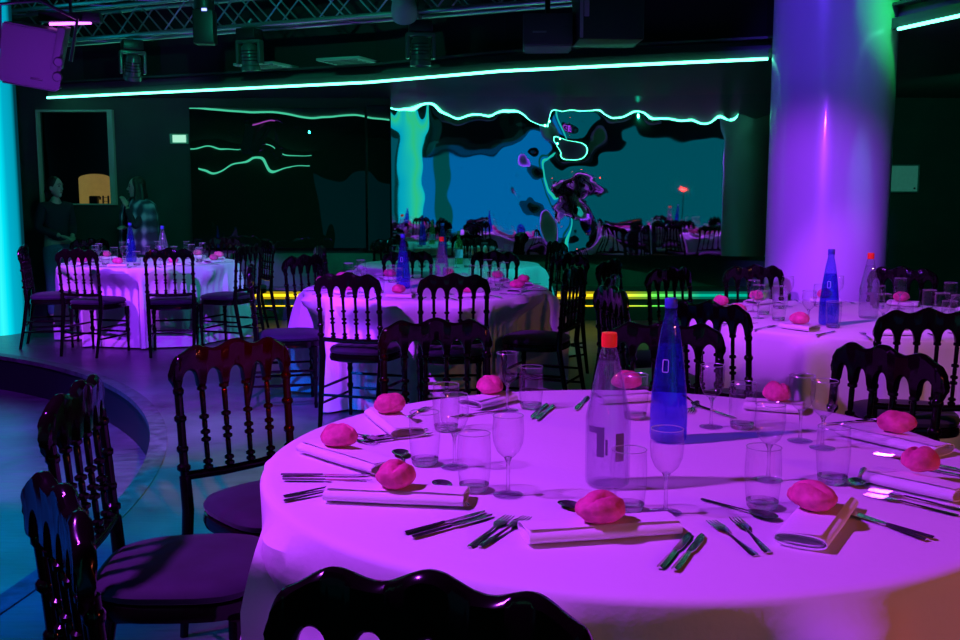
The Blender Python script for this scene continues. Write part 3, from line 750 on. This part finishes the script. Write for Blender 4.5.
# each piece of cutlery: local +x runs from the handle end (0) to the tip (.20)
def make_fork():
    root = thing('dinner_fork', 'x', 'fork')
    bm = bmesh.new(); zf = lambda x: .003+.009*max(0, (x-.10)/.05)*(x < .15) + (.009-.010*(x-.15)/.05 if x >= .15 else 0)
    strip(bm, [(0, .006), (.012, .0085), (.05, .0065), (.09, .004), (.122, .0035)], lambda x: .0015+.003*x/.122, .0022); finish('handle', bm, M['steel'], root)
    bm = bmesh.new(); strip(bm, [(.120, .0035), (.130, .008), (.142, .0125), (.153, .0128)], lambda x: .0045, .0015)
    for k in range(4):
        y = -.0104+.0069*k; tube(bm, [(.152, y, .005), (.175, y, .0028), (.198, y*.92, .003)], [.0019, .0017, .0009], 6)
    finish('tines', bm, M['steel'], root); return root
def make_knife():
    root = thing('dinner_knife', 'x', 'knife')
    bm = bmesh.new(); strip(bm, [(0, .006), (.01, .0078), (.07, .0068), (.092, .0055), (.098, .004)], lambda x: .003, .0035); finish('handle', bm, M['steel'], root)
    bm = bmesh.new(); flat(bm, [(.097, -.004), (.110, -.0085), (.17, -.0095), (.20, -.004), (.208, .004), (.19, .0065), (.097, .005)], .002, .0036); finish('blade', bm, M['steel'], root)
    return root
def make_spoon():
    root = thing('spoon', 'x', 'spoon')
    bm = bmesh.new(); strip(bm, [(0, .005), (.012, .0072), (.05, .005), (.10, .003), (.125, .0035)], lambda x: .0015+.004*x/.125, .002); finish('handle', bm, M['steel'], root)
    bm = bmesh.new(); n = 24; c = bm.verts.new((.155, 0, .0015)); prev = None
    for f in (.5, .8, 1.0, 1.05):
        ring = []
        for k in range(n):
            t = 2*PI*k/n; ring.append(bm.verts.new((.155+.033*f*math.cos(t), .020*f*math.sin(t)*(1+.12*math.cos(t)), .0015+.0075*f*f-(.001 if f > 1 else 0))))
        for k in range(n):
            if prev: bm.faces.new((prev[k], prev[(k+1) % n], ring[(k+1) % n], ring[k]))
            else: bm.faces.new((c, ring[k], ring[(k+1) % n]))
        prev = ring
    finish('bowl', bm, M['steel'], root); return root
PROTO = {}
MAKERS = dict(tumbler=make_tumbler, wine=make_wine, fork=make_fork, knife=make_knife, spoon=make_spoon)
def put(kind, loc, rz, label, group=None):
    if kind not in PROTO: o = PROTO[kind] = MAKERS[kind]()
    else: o = copy_tree(PROTO[kind])
    o.location = loc; o.rotation_euler = (0, 0, rz); o['label'] = label
    if group: o['group'] = group
    return o
def put_bar(kind, tip, end, label, group, lift=0):
    dx, dy = tip[0]-end[0], tip[1]-end[1]
    a = math.atan2(dy, dx); mx, my = (tip[0]+end[0])/2, (tip[1]+end[1])/2
    L = {'fork': .198, 'knife': .208, 'spoon': .188}[kind]
    return put(kind, (mx-L/2*math.cos(a), my-L/2*math.sin(a), ZT+lift), a, label, group)
bseed = [0]
def bread(x, y, z, label, group):
    bseed[0] += 1; o = make_bread(bseed[0]); o.location = (x, y, z); o.rotation_euler = (0, 0, bseed[0]*1.3)
    return tag(o, label, 'bread', group)
def napkin(x, y, L, rz, label, group):
    o = make_napkin(L); o.location = (x, y, ZT); o.rotation_euler = (0, 0, rz)
    return tag(o, label, 'napkin', group)
SETTINGS = [
    ('one', (-0.327, 2.098), (-0.028, 2.056), (-0.18, 2.077), [((-0.289, 2.196), (-0.4, 2.12)), ((-0.284, 2.158), (-0.391, 2.084))], [((0.014, 1.995), (-0.146, 1.86)), ((0.022, 1.963), (-0.124, 1.838))], [((-0.1, 2.212), (-0.021, 2.022))]),
    ('two', (-0.437, 2.505), (-0.211, 2.278), (-0.367, 2.45), [((-0.255, 2.541), (-0.438, 2.68)), ((-0.255, 2.594), (-0.426, 2.717))], [((-0.26, 2.261), (-0.458, 2.265)), ((-0.246, 2.212), (-0.448, 2.222))], [((-0.206, 2.48), (-0.172, 2.295))]),
    ('three', (-0.295, 2.895), (-0.193, 2.627), (-0.267, 2.844), [((-0.159, 3.009), (-0.226, 2.844))], [((-0.187, 2.696), (-0.267, 2.639)), ((-0.178, 2.639), (-0.255, 2.594))], []),
    ('four', (-0.031, 2.994), (0.083, 3.129), (0.035, 3.114), [((-0.041, 2.897), (0.042, 2.952))], [((0.138, 2.818), (0.218, 3.098)), ((0.151, 2.793), (0.237, 3.068))], []),
    ('five', (0.398, 3.098), (0.51, 3.129), (0.487, 3.215), [((0.632, 2.952), (0.678, 3.083))], [((0.292, 2.98), (0.344, 3.161))], []),
    ('six', (0.822, 3.009), (0.963, 2.952), (0.905, 2.98), [((0.669, 3.068), (0.666, 3.145))], [((0.724, 2.91), (0.69, 2.994))], []),
    ('seven', (1.0, 2.673), (1.16, 2.441), (1.103, 2.583), [((1.005, 2.45), (1.127, 2.33))], [((1.048, 2.806), (1.099, 2.824))], []),
    ('eight', (0.898, 2.228), (1.032, 2.077), (1.014, 2.236), [((0.834, 2.12), (0.98, 1.963)), ((0.854, 2.15), (1.005, 1.995))], [((1.095, 2.278), (1.156, 2.212)), ((1.121, 2.312), (1.175, 2.254))], [((0.85, 2.196), (0.901, 2.295))]),
    ('nine', (0.59, 1.778), (0.743, 2.035), (0.657, 1.938), [((0.456, 1.963), (0.504, 1.712)), ((0.51, 1.976), (0.526, 1.727))], [((0.756, 2.002), (0.84, 1.827)), ((0.753, 1.976), (0.846, 1.849))], [((0.55, 1.989), (0.519, 2.028))]),
    ('ten', (0.076, 1.827), (0.383, 1.889), (0.229, 1.843), [((0.068, 1.982), (-0.026, 1.768)), ((0.111, 1.982), (-0.015, 1.757))], [((0.408, 1.866), (0.312, 1.674)), ((0.424, 1.843), (0.341, 1.674))], [((0.203, 2.008), (0.261, 1.944))]),
]
NEAR_GLASSES = [('tumbler', -0.134, 2.366), ('wine', -0.061, 2.336), ('tumbler', -0.013, 2.15), ('wine', 0.061, 2.113), ('wine', 0.083, 2.974), ('tumbler', 0.156, 3.009), ('tumbler', 0.454, 2.87), ('tumbler', 0.307, 2.008), ('wine', 0.381, 1.99), ('wine', 0.65, 2.756), ('tumbler', 0.734, 2.744), ('wine', 0.849, 2.594), ('wine', 0.883, 2.52), ('wine', 0.66, 2.228), ('tumbler', 0.59, 2.028), ('tumbler', 0.801, 2.212), ('tumbler', -0.094, 2.72)]

WHERE = dict(one='at the left front of the near table', two='at the left edge of the near table', three='at the back left of the near table',
    four='at the far edge of the near table', five='behind the two tall bottles of the near table', six='at the back right of the near table',
    seven='at the right end of the near table, rear setting', eight='at the right end of the near table, front setting',
    nine='at the right front of the near table', ten='at the front centre of the near table')
LOOK = dict(one='lying straight across', two='slanting toward the table middle', three='half hidden under its roll', four='mostly behind the glasses',
    five='seen through the glass', six='behind the tumblers', seven='with an open rolled end', eight='cut by the frame edge', nine='rolled end pointing at the camera', ten='with a pointed folded corner')
for nm, n0, n1, br, fk, kn, sp in SETTINGS:
    w = WHERE[nm]; a = math.atan2(n1[1]-n0[1], n1[0]-n0[0]); L = min(.30, max(.17, math.hypot(n1[0]-n0[0], n1[1]-n0[1])))
    cx, cy = (n0[0]+n1[0])/2, (n0[1]+n1[1])/2
    napkin(cx, cy, L, a, 'napkin %s, %s' % (LOOK[nm], w), 'napkins on the near table')
    bread(br[0]*.6+cx*.4, br[1]*.6+cy*.4, ZT+.0295, 'pink bread roll '+w, 'bread rolls on the near table')
    side = ('left one', 'right one')
    for kind, lst in (('fork', fk), ('knife', kn), ('spoon', sp)):
        xs = sorted(range(len(lst)), key=lambda k: lst[k][0][0])
        for k, (tip, end) in enumerate(lst):
            s = '' if len(lst) == 1 else '; %s' % side[xs.index(k)]
            lb = {'fork': 'steel fork', 'knife': 'steel knife', 'spoon': 'steel spoon'}[kind]
            put_bar(kind, tip, end, '%s %s%s' % (lb, w, s), kind+'s on the near table' if kind != 'knife' else 'knives on the near table', .0015 if k else 0)
GL = ['water tumbler nearest the left napkins, with the two spoons before it', 'stemmed glass just behind the leftmost front tumbler on the near table', 'front left water tumbler beside the napkin corner on the near table',
      'empty stemmed wine glass standing left of the clear bottle on the near table', 'stemmed wine glass in front of the farthest bread roll, near table', 'short tumbler right of the farthest wine glass on the near table',
      'tumbler between and behind the clear and the blue bottle', 'low tumbler in front of the clear bottle, behind the front centre bread roll', 'stemmed glass in front of the blue bottle on the near table',
      'stemmed wine glass right of the blue bottle on the near table', 'water tumbler beside the wine glass right of the blue bottle', 'stemmed wine glass at the back right of the near table by the bread roll',
      'stemmed wine glass behind the front right tumbler pair, near table', 'stemmed glass right behind the tall right front tumbler', 'tall clear tumbler left of the right front bread roll', 'wide tumbler above the right front bread roll on the near table',
      'tumbler behind the left stemmed glass at the back left of the near table']
for (k, x, y), lb in zip(NEAR_GLASSES, GL):
    put(k, (x, y, ZT), x*7, lb, ('tumblers' if k == 'tumbler' else 'wine glasses')+' on the near table')
def bottle(kind, x, y, rz, label, group):
    key = 'bottle_'+kind
    o = PROTO[key] = make_bottle(kind) if key not in PROTO else copy_tree(PROTO[key])
    o.location = (x, y, ZT); o.rotation_euler = (0, 0, rz); o['label'] = label; o['group'] = group; return o
BG = 'tall water bottles on the tables'
bottle('red', .287, 2.196, 0, 'tall clear water bottle with red cap in the middle of the near table', BG)
bottle('blue', .501, 2.605, 0, 'tall blue tapered glass water bottle on the near table', BG)
bottle('blue', 1.753, 4.99, 0, 'blue glass water bottle on the right table', BG); bottle('red', 2.06, 5.27, .4, 'clear water bottle with dark red cap on the right table', BG)
bottle('blue', -.535, 6.95, .3, 'blue glass water bottle on the middle table', BG); bottle('red', -.28, 7.30, 0, 'clear water bottle with red cap on the middle table', BG)
bottle('blue', -3.40, 9.75, .2, 'blue glass water bottle on the far left table', BG); bottle('yellow', -3.14, 9.92, 0, 'water bottle with yellow label on the far left table', BG)
bottle('blue', -.36, 9.62, .2, 'dim blue bottle on the rear teal table', BG); 
gb = thing('wine_bottle', 'yellow green wine bottle on the rear teal table', 'bottle', (-.20, 9.45, ZT), 0, BG)
finish('glass_body', LATHE([(0, .001), (.036, .001), (.038, .006), (.038, .18), (.030, .215), (.0155, .24), (.0145, .30), (.016, .302), (.016, .312), (0, .312)], 28), M['green_glass'], gb)
finish('label', LATHE([(.0384, .06), (.0384, .14)], 28), M['pale_label'], gb)
# place settings on the other tables: napkin + roll near the rim, glasses further in
def lay(c, R, n, off, where, breads=True, seed=1, skip=()):
    rnd = random.Random(seed); items = []
    for k in range(n):
        a = off+2*PI*k/n; ca, sa = math.cos(a), math.sin(a)
        r = R-.15+rnd.uniform(-.01, .01); x, y = c[0]+r*ca, c[1]+r*sa
        if breads:
            items.append(('napkin', x, y, a+PI/2+rnd.uniform(-.25, .25))); items.append(('bread', x+rnd.uniform(-.02, .02), y+rnd.uniform(-.01, .01), 0))
            for s, kk in ((-1, 'fork'), (1, 'knife')):
                b = a+s*.20; items.append((kk, c[0]+(R-.09)*math.cos(b), c[1]+(R-.09)*math.sin(b), a+PI+rnd.uniform(-.1, .1)))
        r = R-.33+rnd.uniform(-.03, .03); b = a+rnd.uniform(-.05, .05)
        items.append(('wine', c[0]+r*math.cos(b-.07), c[1]+r*math.sin(b-.07), 0))
        r = R-.35+rnd.uniform(-.03, .03); items.append(('tumbler', c[0]+r*math.cos(b+.14), c[1]+r*math.sin(b+.14), 0))
    nice = dict(napkin='white rolled napkin', bread='pink lit bread roll', fork='steel fork', knife='steel knife', wine='stemmed wine glass', tumbler='water tumbler')
    plural = dict(napkin='napkins', bread='bread rolls', fork='forks', knife='knives', wine='wine glasses', tumbler='tumblers')
    for kind in nice:
        lst = sorted([i for i in items if i[0] == kind], key=lambda i: i[1]/i[2])
        for q, (kd, x, y, rz) in enumerate(lst):
            lb = '%s on the %s table, %sfrom its left end' % (nice[kind], where, ORD[q] if q else 'first '); g = '%s on the %s table' % (plural[kind], where)
            if kind == 'napkin': napkin(x, y, .17, rz, lb, g)
            elif kind == 'bread': bread(x, y, ZT+.0295, lb, g)
            elif kind in ('wine', 'tumbler'): put(kind, (x, y, ZT), x*5, lb, g)
            else: put(kind, (x-.10*math.cos(rz), y-.10*math.sin(rz), ZT), rz, lb, g)
lay(TD, .86, 10, math.radians(-132), 'right', seed=4)
lay(TB, .86, 10, math.radians(-100), 'middle', seed=9)
lay(TC, .83, 9, math.radians(-95), 'far left', seed=6)
lay(TE, .86, 8, math.radians(-80), 'rear teal', seed=11, breads=False)

# ------------------------------------------------------------------ the two women behind the far left table
def evaluated(o):
    dg = bpy.context.evaluated_depsgraph_get(); dg.update()
    me = bpy.data.meshes.new_from_object(o.evaluated_get(dg)); old = o.data
    bpy.data.objects.remove(o); bpy.data.meshes.remove(old); return me
def skin_mesh(verts, edges, sub=2):
    """verts: list of (co, radius); root is vertex 0"""
    me = bpy.data.meshes.new('tmp'); me.from_pydata([v[0] for v in verts], edges, [])
    o = link(bpy.data.objects.new('tmp', me)); md = o.modifiers.new('s', 'SKIN'); md.use_smooth_shade = True
    for i, v in enumerate(verts):
        r = v[1] if isinstance(v[1], tuple) else (v[1], v[1]); d = me.skin_vertices[0].data[i]; d.radius = r; d.use_root = (i == 0)
    s = o.modifiers.new('u', 'SUBSURF'); s.levels = sub; s.render_levels = sub
    return evaluated(o)
def union(meshes, voxel):
    bm = bmesh.new()
    for me in meshes: bm.from_mesh(me)
    me = bpy.data.meshes.new('u'); bm.to_mesh(me); bm.free()
    o = link(bpy.data.objects.new('tmp', me)); md = o.modifiers.new('r', 'REMESH'); md.mode = 'VOXEL'; md.voxel_size = voxel
    sm = o.modifiers.new('sm', 'SMOOTH'); sm.factor = .5; sm.iterations = 3
    return evaluated(o)
def as_obj(name, me, m, parent):
    me.materials.clear(); me.materials.append(m)
    for p in me.polygons: p.use_smooth = True
    return link(bpy.data.objects.new(name, me), parent)
def ellip(c, s, rot=None, sub=3):
    bm = bmesh.new(); mm = Matrix.Translation(c)
    if rot is not None: mm = mm @ rot
    bmesh.ops.create_icosphere(bm, subdivisions=sub, radius=1, matrix=mm @ Matrix.Diagonal((*s, 1)))
    me = bpy.data.meshes.new('e'); bm.to_mesh(me); bm.free(); return me
def tmesh(pts, r, seg=8):
    me = bpy.data.meshes.new('t'); bm = TUBE(pts, r, seg); bm.to_mesh(me); bm.free(); return me
def hand(wrist, elbow, side, curl=.6):
    """palm and five bent fingers continuing the forearm"""
    w, e = Vector(wrist), Vector(elbow); d = (w-e).normalized(); u = d.cross(Vector((0, 0, 1))).normalized(); v = u.cross(d)
    if u.length < .1: u, v = Vector((1, 0, 0)), Vector((0, 1, 0))
    out = [ellip(w+d*.045, (.045, .036, .018), Matrix((d, u, v)).transposed().to_4x4())]
    for k, L in enumerate((.062, .072, .068, .054)):
        b = w+d*.080+u*(.027-.018*k); out.append(tmesh([b-d*.02, b+d*L*.45-v*.004, b+d*L*.8-v*L*.35*curl, b+d*L*.95-v*L*.8*curl], [.0095, .009, .008, .006]))
    b = w+d*.03+u*.030*side; out.append(tmesh([b, b+u*.022*side+d*.022, b+u*.026*side+d*.05-v*.008], [.011, .010, .007])); return out
def person(label, loc, rz, yaw, arms, kind):
    t = thing('person', label, 'person', loc, rz); t.scale = (.955, .955, .955)
    H = Vector((0, .02, 1.475)); R = Matrix.Rotation(yaw, 4, 'Z')
    P = lambda x, y, z: tuple(H + (R @ Vector((x, y, z))))
    parts = [skin_mesh([((0, 0, .93), (.13, .10)), ((0, -.005, 1.08), (.12, .09)), ((0, 0, 1.24), (.135, .095)), ((0, -.005, 1.33), (.085, .065)), ((0, .0, 1.40), (.046, .05)), ((0, .015, 1.46), (.045, .047)),
                        ((.085, 0, .88), (.085, .09)), ((.09, .01, .48), (.052, .055)), ((.095, -.01, .10), (.034, .038)), ((.105, .10, .045), (.036, .03)),
                        ((-.085, 0, .88), (.085, .09)), ((-.09, .01, .48), (.052, .055)), ((-.095, -.01, .10), (.034, .038)), ((-.105, .10, .045), (.036, .03))] +
                       [(p, r) for s in arms for p, r in zip(s, (.052, .040, .027))],
                       [(0, 1), (1, 2), (2, 3), (3, 4), (4, 5), (0, 6), (6, 7), (7, 8), (8, 9), (0, 10), (10, 11), (11, 12), (12, 13), (3, 14), (14, 15), (15, 16), (3, 17), (17, 18), (18, 19)])]
    for s, a in zip((-1, 1), arms): parts += hand(a[2], a[1], -s)
    parts += [ellip(P(0, .0, .09), (.070, .088, .105), R), ellip(P(0, .030, .03), (.050, .052, .062), R), ellip(P(0, .055, -.015), (.028, .026, .022), R),
              ellip(P(0, .095, .058), (.011, .018, .017), R), tmesh([P(0, .082, .095), P(0, .098, .064)], [.007, .010]),
              ellip(P(.070, -.005, .07), (.010, .018, .03), R), ellip(P(-.070, -.005, .07), (.010, .018, .03), R), ellip(P(0, .072, .112), (.045, .016, .012), R)]
    body = as_obj('body', union(parts, .0075), M['skin'], t)
    for s in (-1, 1):
        as_obj('eye', ellip(P(.029*s, .080, .090), (.013, .008, .007), R, 2), M['eye'], t); as_obj('eyebrow', tmesh([P(.014*s, .091, .112), P(.03*s, .088, .117), P(.046*s, .074, .111)], .004, 6), M['hair'], t)
    as_obj('lips', ellip(P(0, .084, .022), (.020, .008, .007), R, 2), M['lip'], t)
    # clothes
    slv = [(p, r) for s in arms for p, r in zip((s[0], s[1], tuple(Vector(s[1]).lerp(Vector(s[2]), .93))), (.066, .054, .040))]
    top = skin_mesh([((0, 0, .90), (.155, .118)), ((0, 0, 1.08), (.138, .108)), ((0, .003, 1.24), (.152, .115)), ((0, -.003, 1.34), (.10, .082)), ((0, .002, 1.405), (.058, .062))] + slv,
                    [(0, 1), (1, 2), (2, 3), (3, 4), (3, 5), (5, 6), (6, 7), (3, 8), (8, 9), (9, 10)])
    as_obj('sweater', top, M['navy'], t)
    jn = skin_mesh([((0, 0, .95), (.140, .108)), ((0, 0, .88), (.145, .11)), ((.088, 0, .80), (.096, .10)), ((.092, .008, .48), (.066, .07)), ((.096, -.01, .09), (.05, .055)),
                    ((-.088, 0, .80), (.096, .10)), ((-.092, .008, .48), (.066, .07)), ((-.096, -.01, .09), (.05, .055))], [(0, 1), (1, 2), (2, 3), (3, 4), (1, 5), (5, 6), (6, 7)])
    as_obj('jeans', jn, M['denim'], t)
    for s in (-1, 1):
        as_obj('shoe', union([ellip((.1*s, .05, .04), (.046, .125, .04)), ellip((.1*s, -.03, .06), (.042, .05, .05))], .01), M['shoe'], t)
    # hair cap, then either a tied back tail or long loose hair
    hp = [ellip(P(0, -.016, .108), (.079, .090, .098), R), ellip(P(0, -.03, .075), (.078, .076, .075), R)]
    if kind == 'tied': hp += [ellip(P(0, -.105, .085), (.032, .034, .034), R), tmesh([P(0, -.10, .08), P(0, -.135, .03), P(0, -.12, -.06)], [.028, .026, .010], 10)]
    else:
        for k in range(-3, 4):
            hp.append(tmesh([P(.022*k, -.055+.006*abs(k), .12), P(.028*k, -.085+.012*abs(k), .0), P(.036*k, -.09+.016*abs(k), -.14), P(.04*k, -.085+.014*abs(k), -.30), P(.034*k, -.08, -.40)], [.035, .036, .038, .034, .012], 8))
        for s in (-1, 1): hp.append(tmesh([P(.06*s, .02, .15), P(.088*s, .01, .06), P(.10*s, .02, -.07), P(.105*s, .045, -.24)], [.022, .025, .026, .010], 8))
    as_obj('hair', union(hp, .009), M['hair'], t)
    if kind == 'long':
        bm = bmesh.new(); n = 48; rows = []
        for z, rx, ry in ((1.425, .085, .085), (1.40, .14, .115), (1.35, .215, .15), (1.25, .245, .175), (1.1, .25, .185), (.95, .26, .19), (.80, .265, .195)):
            row = []
            for k in range(n+1):
                a = PI/2+.20+(2*PI-.40)*k/n; w = 1+.035*math.sin(a*9+z*2)
                row.append(bm.verts.new((rx*w*math.cos(a), ry*w*math.sin(a)+.005, z)))
            rows.append(row)
        for a, b in zip(rows, rows[1:]):
            for k in range(n): bm.faces.new((a[k], a[k+1], b[k+1], b[k]))
        o = finish('plaid_shawl', bm, M['plaid'], t); md = o.modifiers.new('t', 'SOLIDIFY'); md.thickness = .012
    return t
person('standing woman with tied back hair, dark sweater and blue jeans beside the cyan column', (-4.62, 10.95, 0), -2.25, .35,
       [((-.155, 0, 1.335), (-.215, -.03, 1.09), (-.085, .185, 1.0)), ((.155, 0, 1.335), (.215, -.02, 1.09), (.06, .195, 1.01))], 'tied')
person('woman with long dark hair and plaid shawl standing behind the far left table', (-3.72, 10.98, 0), 2.5, -.55,
       [((-.155, 0, 1.335), (-.16, .17, 1.10), (-.035, .185, 1.335)), ((.155, 0, 1.335), (.20, .02, 1.08), (.03, .20, 1.10))], 'long')

# ------------------------------------------------------------------ lamps
def spot(name, loc, target, col, power, cone, blend=.4, radius=.06):
    l = bpy.data.lights.new(name, 'SPOT'); l.color = col; l.energy = power; l.spot_size = math.radians(cone); l.spot_blend = blend; l.shadow_soft_size = radius
    o = link(bpy.data.objects.new(name, l)); o.location = loc
    o.rotation_euler = (Vector(target)-Vector(loc)).to_track_quat('-Z', 'Y').to_euler(); return o
def area(name, loc, target, col, power, size):
    l = bpy.data.lights.new(name, 'AREA'); l.color = col; l.energy = power; l.shape = 'DISK'; l.size = size
    o = link(bpy.data.objects.new(name, l)); o.location = loc
    o.rotation_euler = (Vector(target)-Vector(loc)).to_track_quat('-Z', 'Y').to_euler(); return o
VIO = (.46, .045, 1.0)
spot('violet_spot_near', (-2.25, 1.85, 3.70), (.44, 2.4, .75), VIO, 1000, 52, radius=.10)
spot('violet_spot_middle', (-2.0, 2.4, 3.3), (-.38, 6.65, .6), (.42, .03, 1.0), 1600, 17)
spot('violet_spot_left', (-4.9, 5.0, 3.3), (-3.4, 9.7, .6), (.42, .04, 1.0), 1700, 19)
spot('violet_spot_right', (-.6, 3.4, 3.4), (2.0, 5.5, .9), VIO, 900, 30)
spot('violet_spot_column', (.0, 2.6, 2.2), (2.36, 7.1, 1.15), (.27, .03, 1.0), 1300, 21, .8)
spot('blue_spot_column', (.4, 4.6, 3.6), (2.45, 7.1, 2.6), (.10, .03, 1.0), 260, 34, .8)
spot('teal_spot_column', (2.55, 6.10, 3.7), (2.53, 6.67, 1.6), (.0, .5, .8), 130, 6, 1.0, .02)
spot('green_spot_column', (2.92, 5.5, 2.95), (2.86, 7.0, 2.55), (.01, .9, .12), 110, 40, 1.0, .03)
spot('mint_right_wall_fill', (4.4, 8.5, 2.2), (5.2, 11.5, 1.5), (.01, .8, .45), 30, 90, .8, .02)  # added fill that turns the dark right wall slightly green

spot('teal_spot_rear', (1.7, 7.9, 2.3), (-.1, 9.4, .6), (.01, .55, .55), 180, 56, radius=.03)
spot('teal_spot_left', (-1.2, 8.6, 2.3), (-2.7, 9.7, .5), (.03, .55, .60), 40, 44, radius=.03)
spot('green_spot_floor', (-.5, 3.6, 3.5), (-1.5, 5.0, 0), (.01, .9, .28), 420, 36)
spot('green_spot_floor_centre', (.9, 4.4, 3.5), (.1, 4.7, 0), (.01, .9, .28), 260, 36)
spot('blue_spot_dance_floor', (-4.5, 3.0, 3.5), (-3.4, 4.4, -.3), (.0, .12, 1.0), 2300, 70)
spot('violet_spot_floor', (-1.4, 3.4, 3.6), (-2.4, 7.4, 0), (.26, .02, 1.0), 2200, 46)
spot('teal_spot_floor', (-3.4, .6, 3.4), (-2.2, 2.8, 0), (.0, .12, .8), 620, 44)
spot('red_spot', (.9, -.4, 2.7), (-.62, 3.3, .98), (1.0, .005, .005), 2200, 11, .6, .05)
spot('warm_wall_lamp', (3.4, .2, 1.7), (1.0, 1.7, .35), (1.0, .15, .10), 105, 50, .6)
spot('warm_hall_lamp', (3.5, 2.6, 2.1), (2.0, 4.6, .5), (1.0, .34, .20), 60, 46, .6)
spot('violet_spot_speaker', (-3.0, 6.3, 1.9), (-3.5, 7.75, 2.42), (.36, .03, 1.0), 75, 50)
spot('mint_rig_fill', (-2.0, 7.4, 3.2), (-2.6, 10.6, 3.1), (.02, .9, .55), 60, 120, .6, .03)  # unseen fill added to brighten the truss and stage lights
spot('mint_wall_fill', (1.4, 9.6, 2.35), (1.6, 11.5, .4), (.01, .8, .45), 45, 110, .8, .02)  # fill added to brighten the green panelling, not a wall fixture
spot('mint_wall_fill_left', (-2.2, 9.9, 2.35), (-2.4, 11.5, .4), (.01, .8, .45), 22, 110, .8, .02)  # same added fill for the left part of the back wall
spot('teal_spot_women', (-2.9, 8.6, 2.3), (-4.1, 11.0, 1.45), (.03, .75, .66), 20, 30)
t = thing('led_bar', 'small red light bar on a stand, mirrored as red dashes in the crumpled mirror', 'stage light', (-.20, -1.6, 1.52), .1)
finish('housing', BOX((0, -.03, .0), (.20, .04, .03), None, .01), M['black'], t); finish('tube', TUBE([(-.085, .01, 0), (.085, .01, -.01)], .006, 8), emit_mat('led_red', (1.0, .02, .02), 40), t)
finish('stand', TUBE([(0, -.03, -.02), (0, -.03, -1.2)], .014, 8), M['black_metal'], t)
for k in range(3): finish('leg', TUBE([(0, -.03, -1.1), (.3*math.cos(k*2.1), -.03+.3*math.sin(k*2.1), -1.508)], .011, 6), M['black_metal'], t)
t = thing('wall_sconce', 'small warm wall lamp mirrored as a glow in the dark smoked mirror', 'lamp', (-7.4, Y0+.06, 1.72))
finish('shade', LATHE([(.05, -.08), (.09, .08)], 20), M['frame_grey'], t); finish('bulb', LATHE([(0, -.06), (.06, 0), (0, .08)], 16), M['warm_lamp'], t)
tag(finish('light_strip', TUBE([(-7.3, Y0+.016, 3.15), (-4.7, Y0+.016, 3.15)], .016, 8), M['led']), 'lower mint light line across the hall, mirrored in the dark smoked mirror', 'light strip')
tag(finish('light_strip', TUBE([(-7.5, Y0+.016, 3.55), (-4.4, Y0+.016, 3.55)], .016, 8), M['led']), 'upper mint light line across the hall, mirrored in the dark smoked mirror', 'light strip')
w = bpy.data.worlds.new('World'); SC.world = w; w.use_nodes = True
w.node_tree.nodes['Background'].inputs[0].default_value = (.0, .02, .02, 1); w.node_tree.nodes['Background'].inputs[1].default_value = .2

# ------------------------------------------------------------------ camera
cam = bpy.data.cameras.new('camera'); cam.sensor_width = 36; cam.lens = 37.5; cam.clip_start = .05; cam.clip_end = 100
co = link(bpy.data.objects.new('camera', cam)); co.location = (0, 0, 1.40); co.rotation_euler = (PI/2-math.atan(.125), 0, 0)
SC.camera = co
SC.cycles.transparent_max_bounces = 24; SC.cycles.max_bounces = 10; SC.cycles.caustics_reflective = False; SC.cycles.caustics_refractive = False
SC.cycles.sample_clamp_indirect = 4
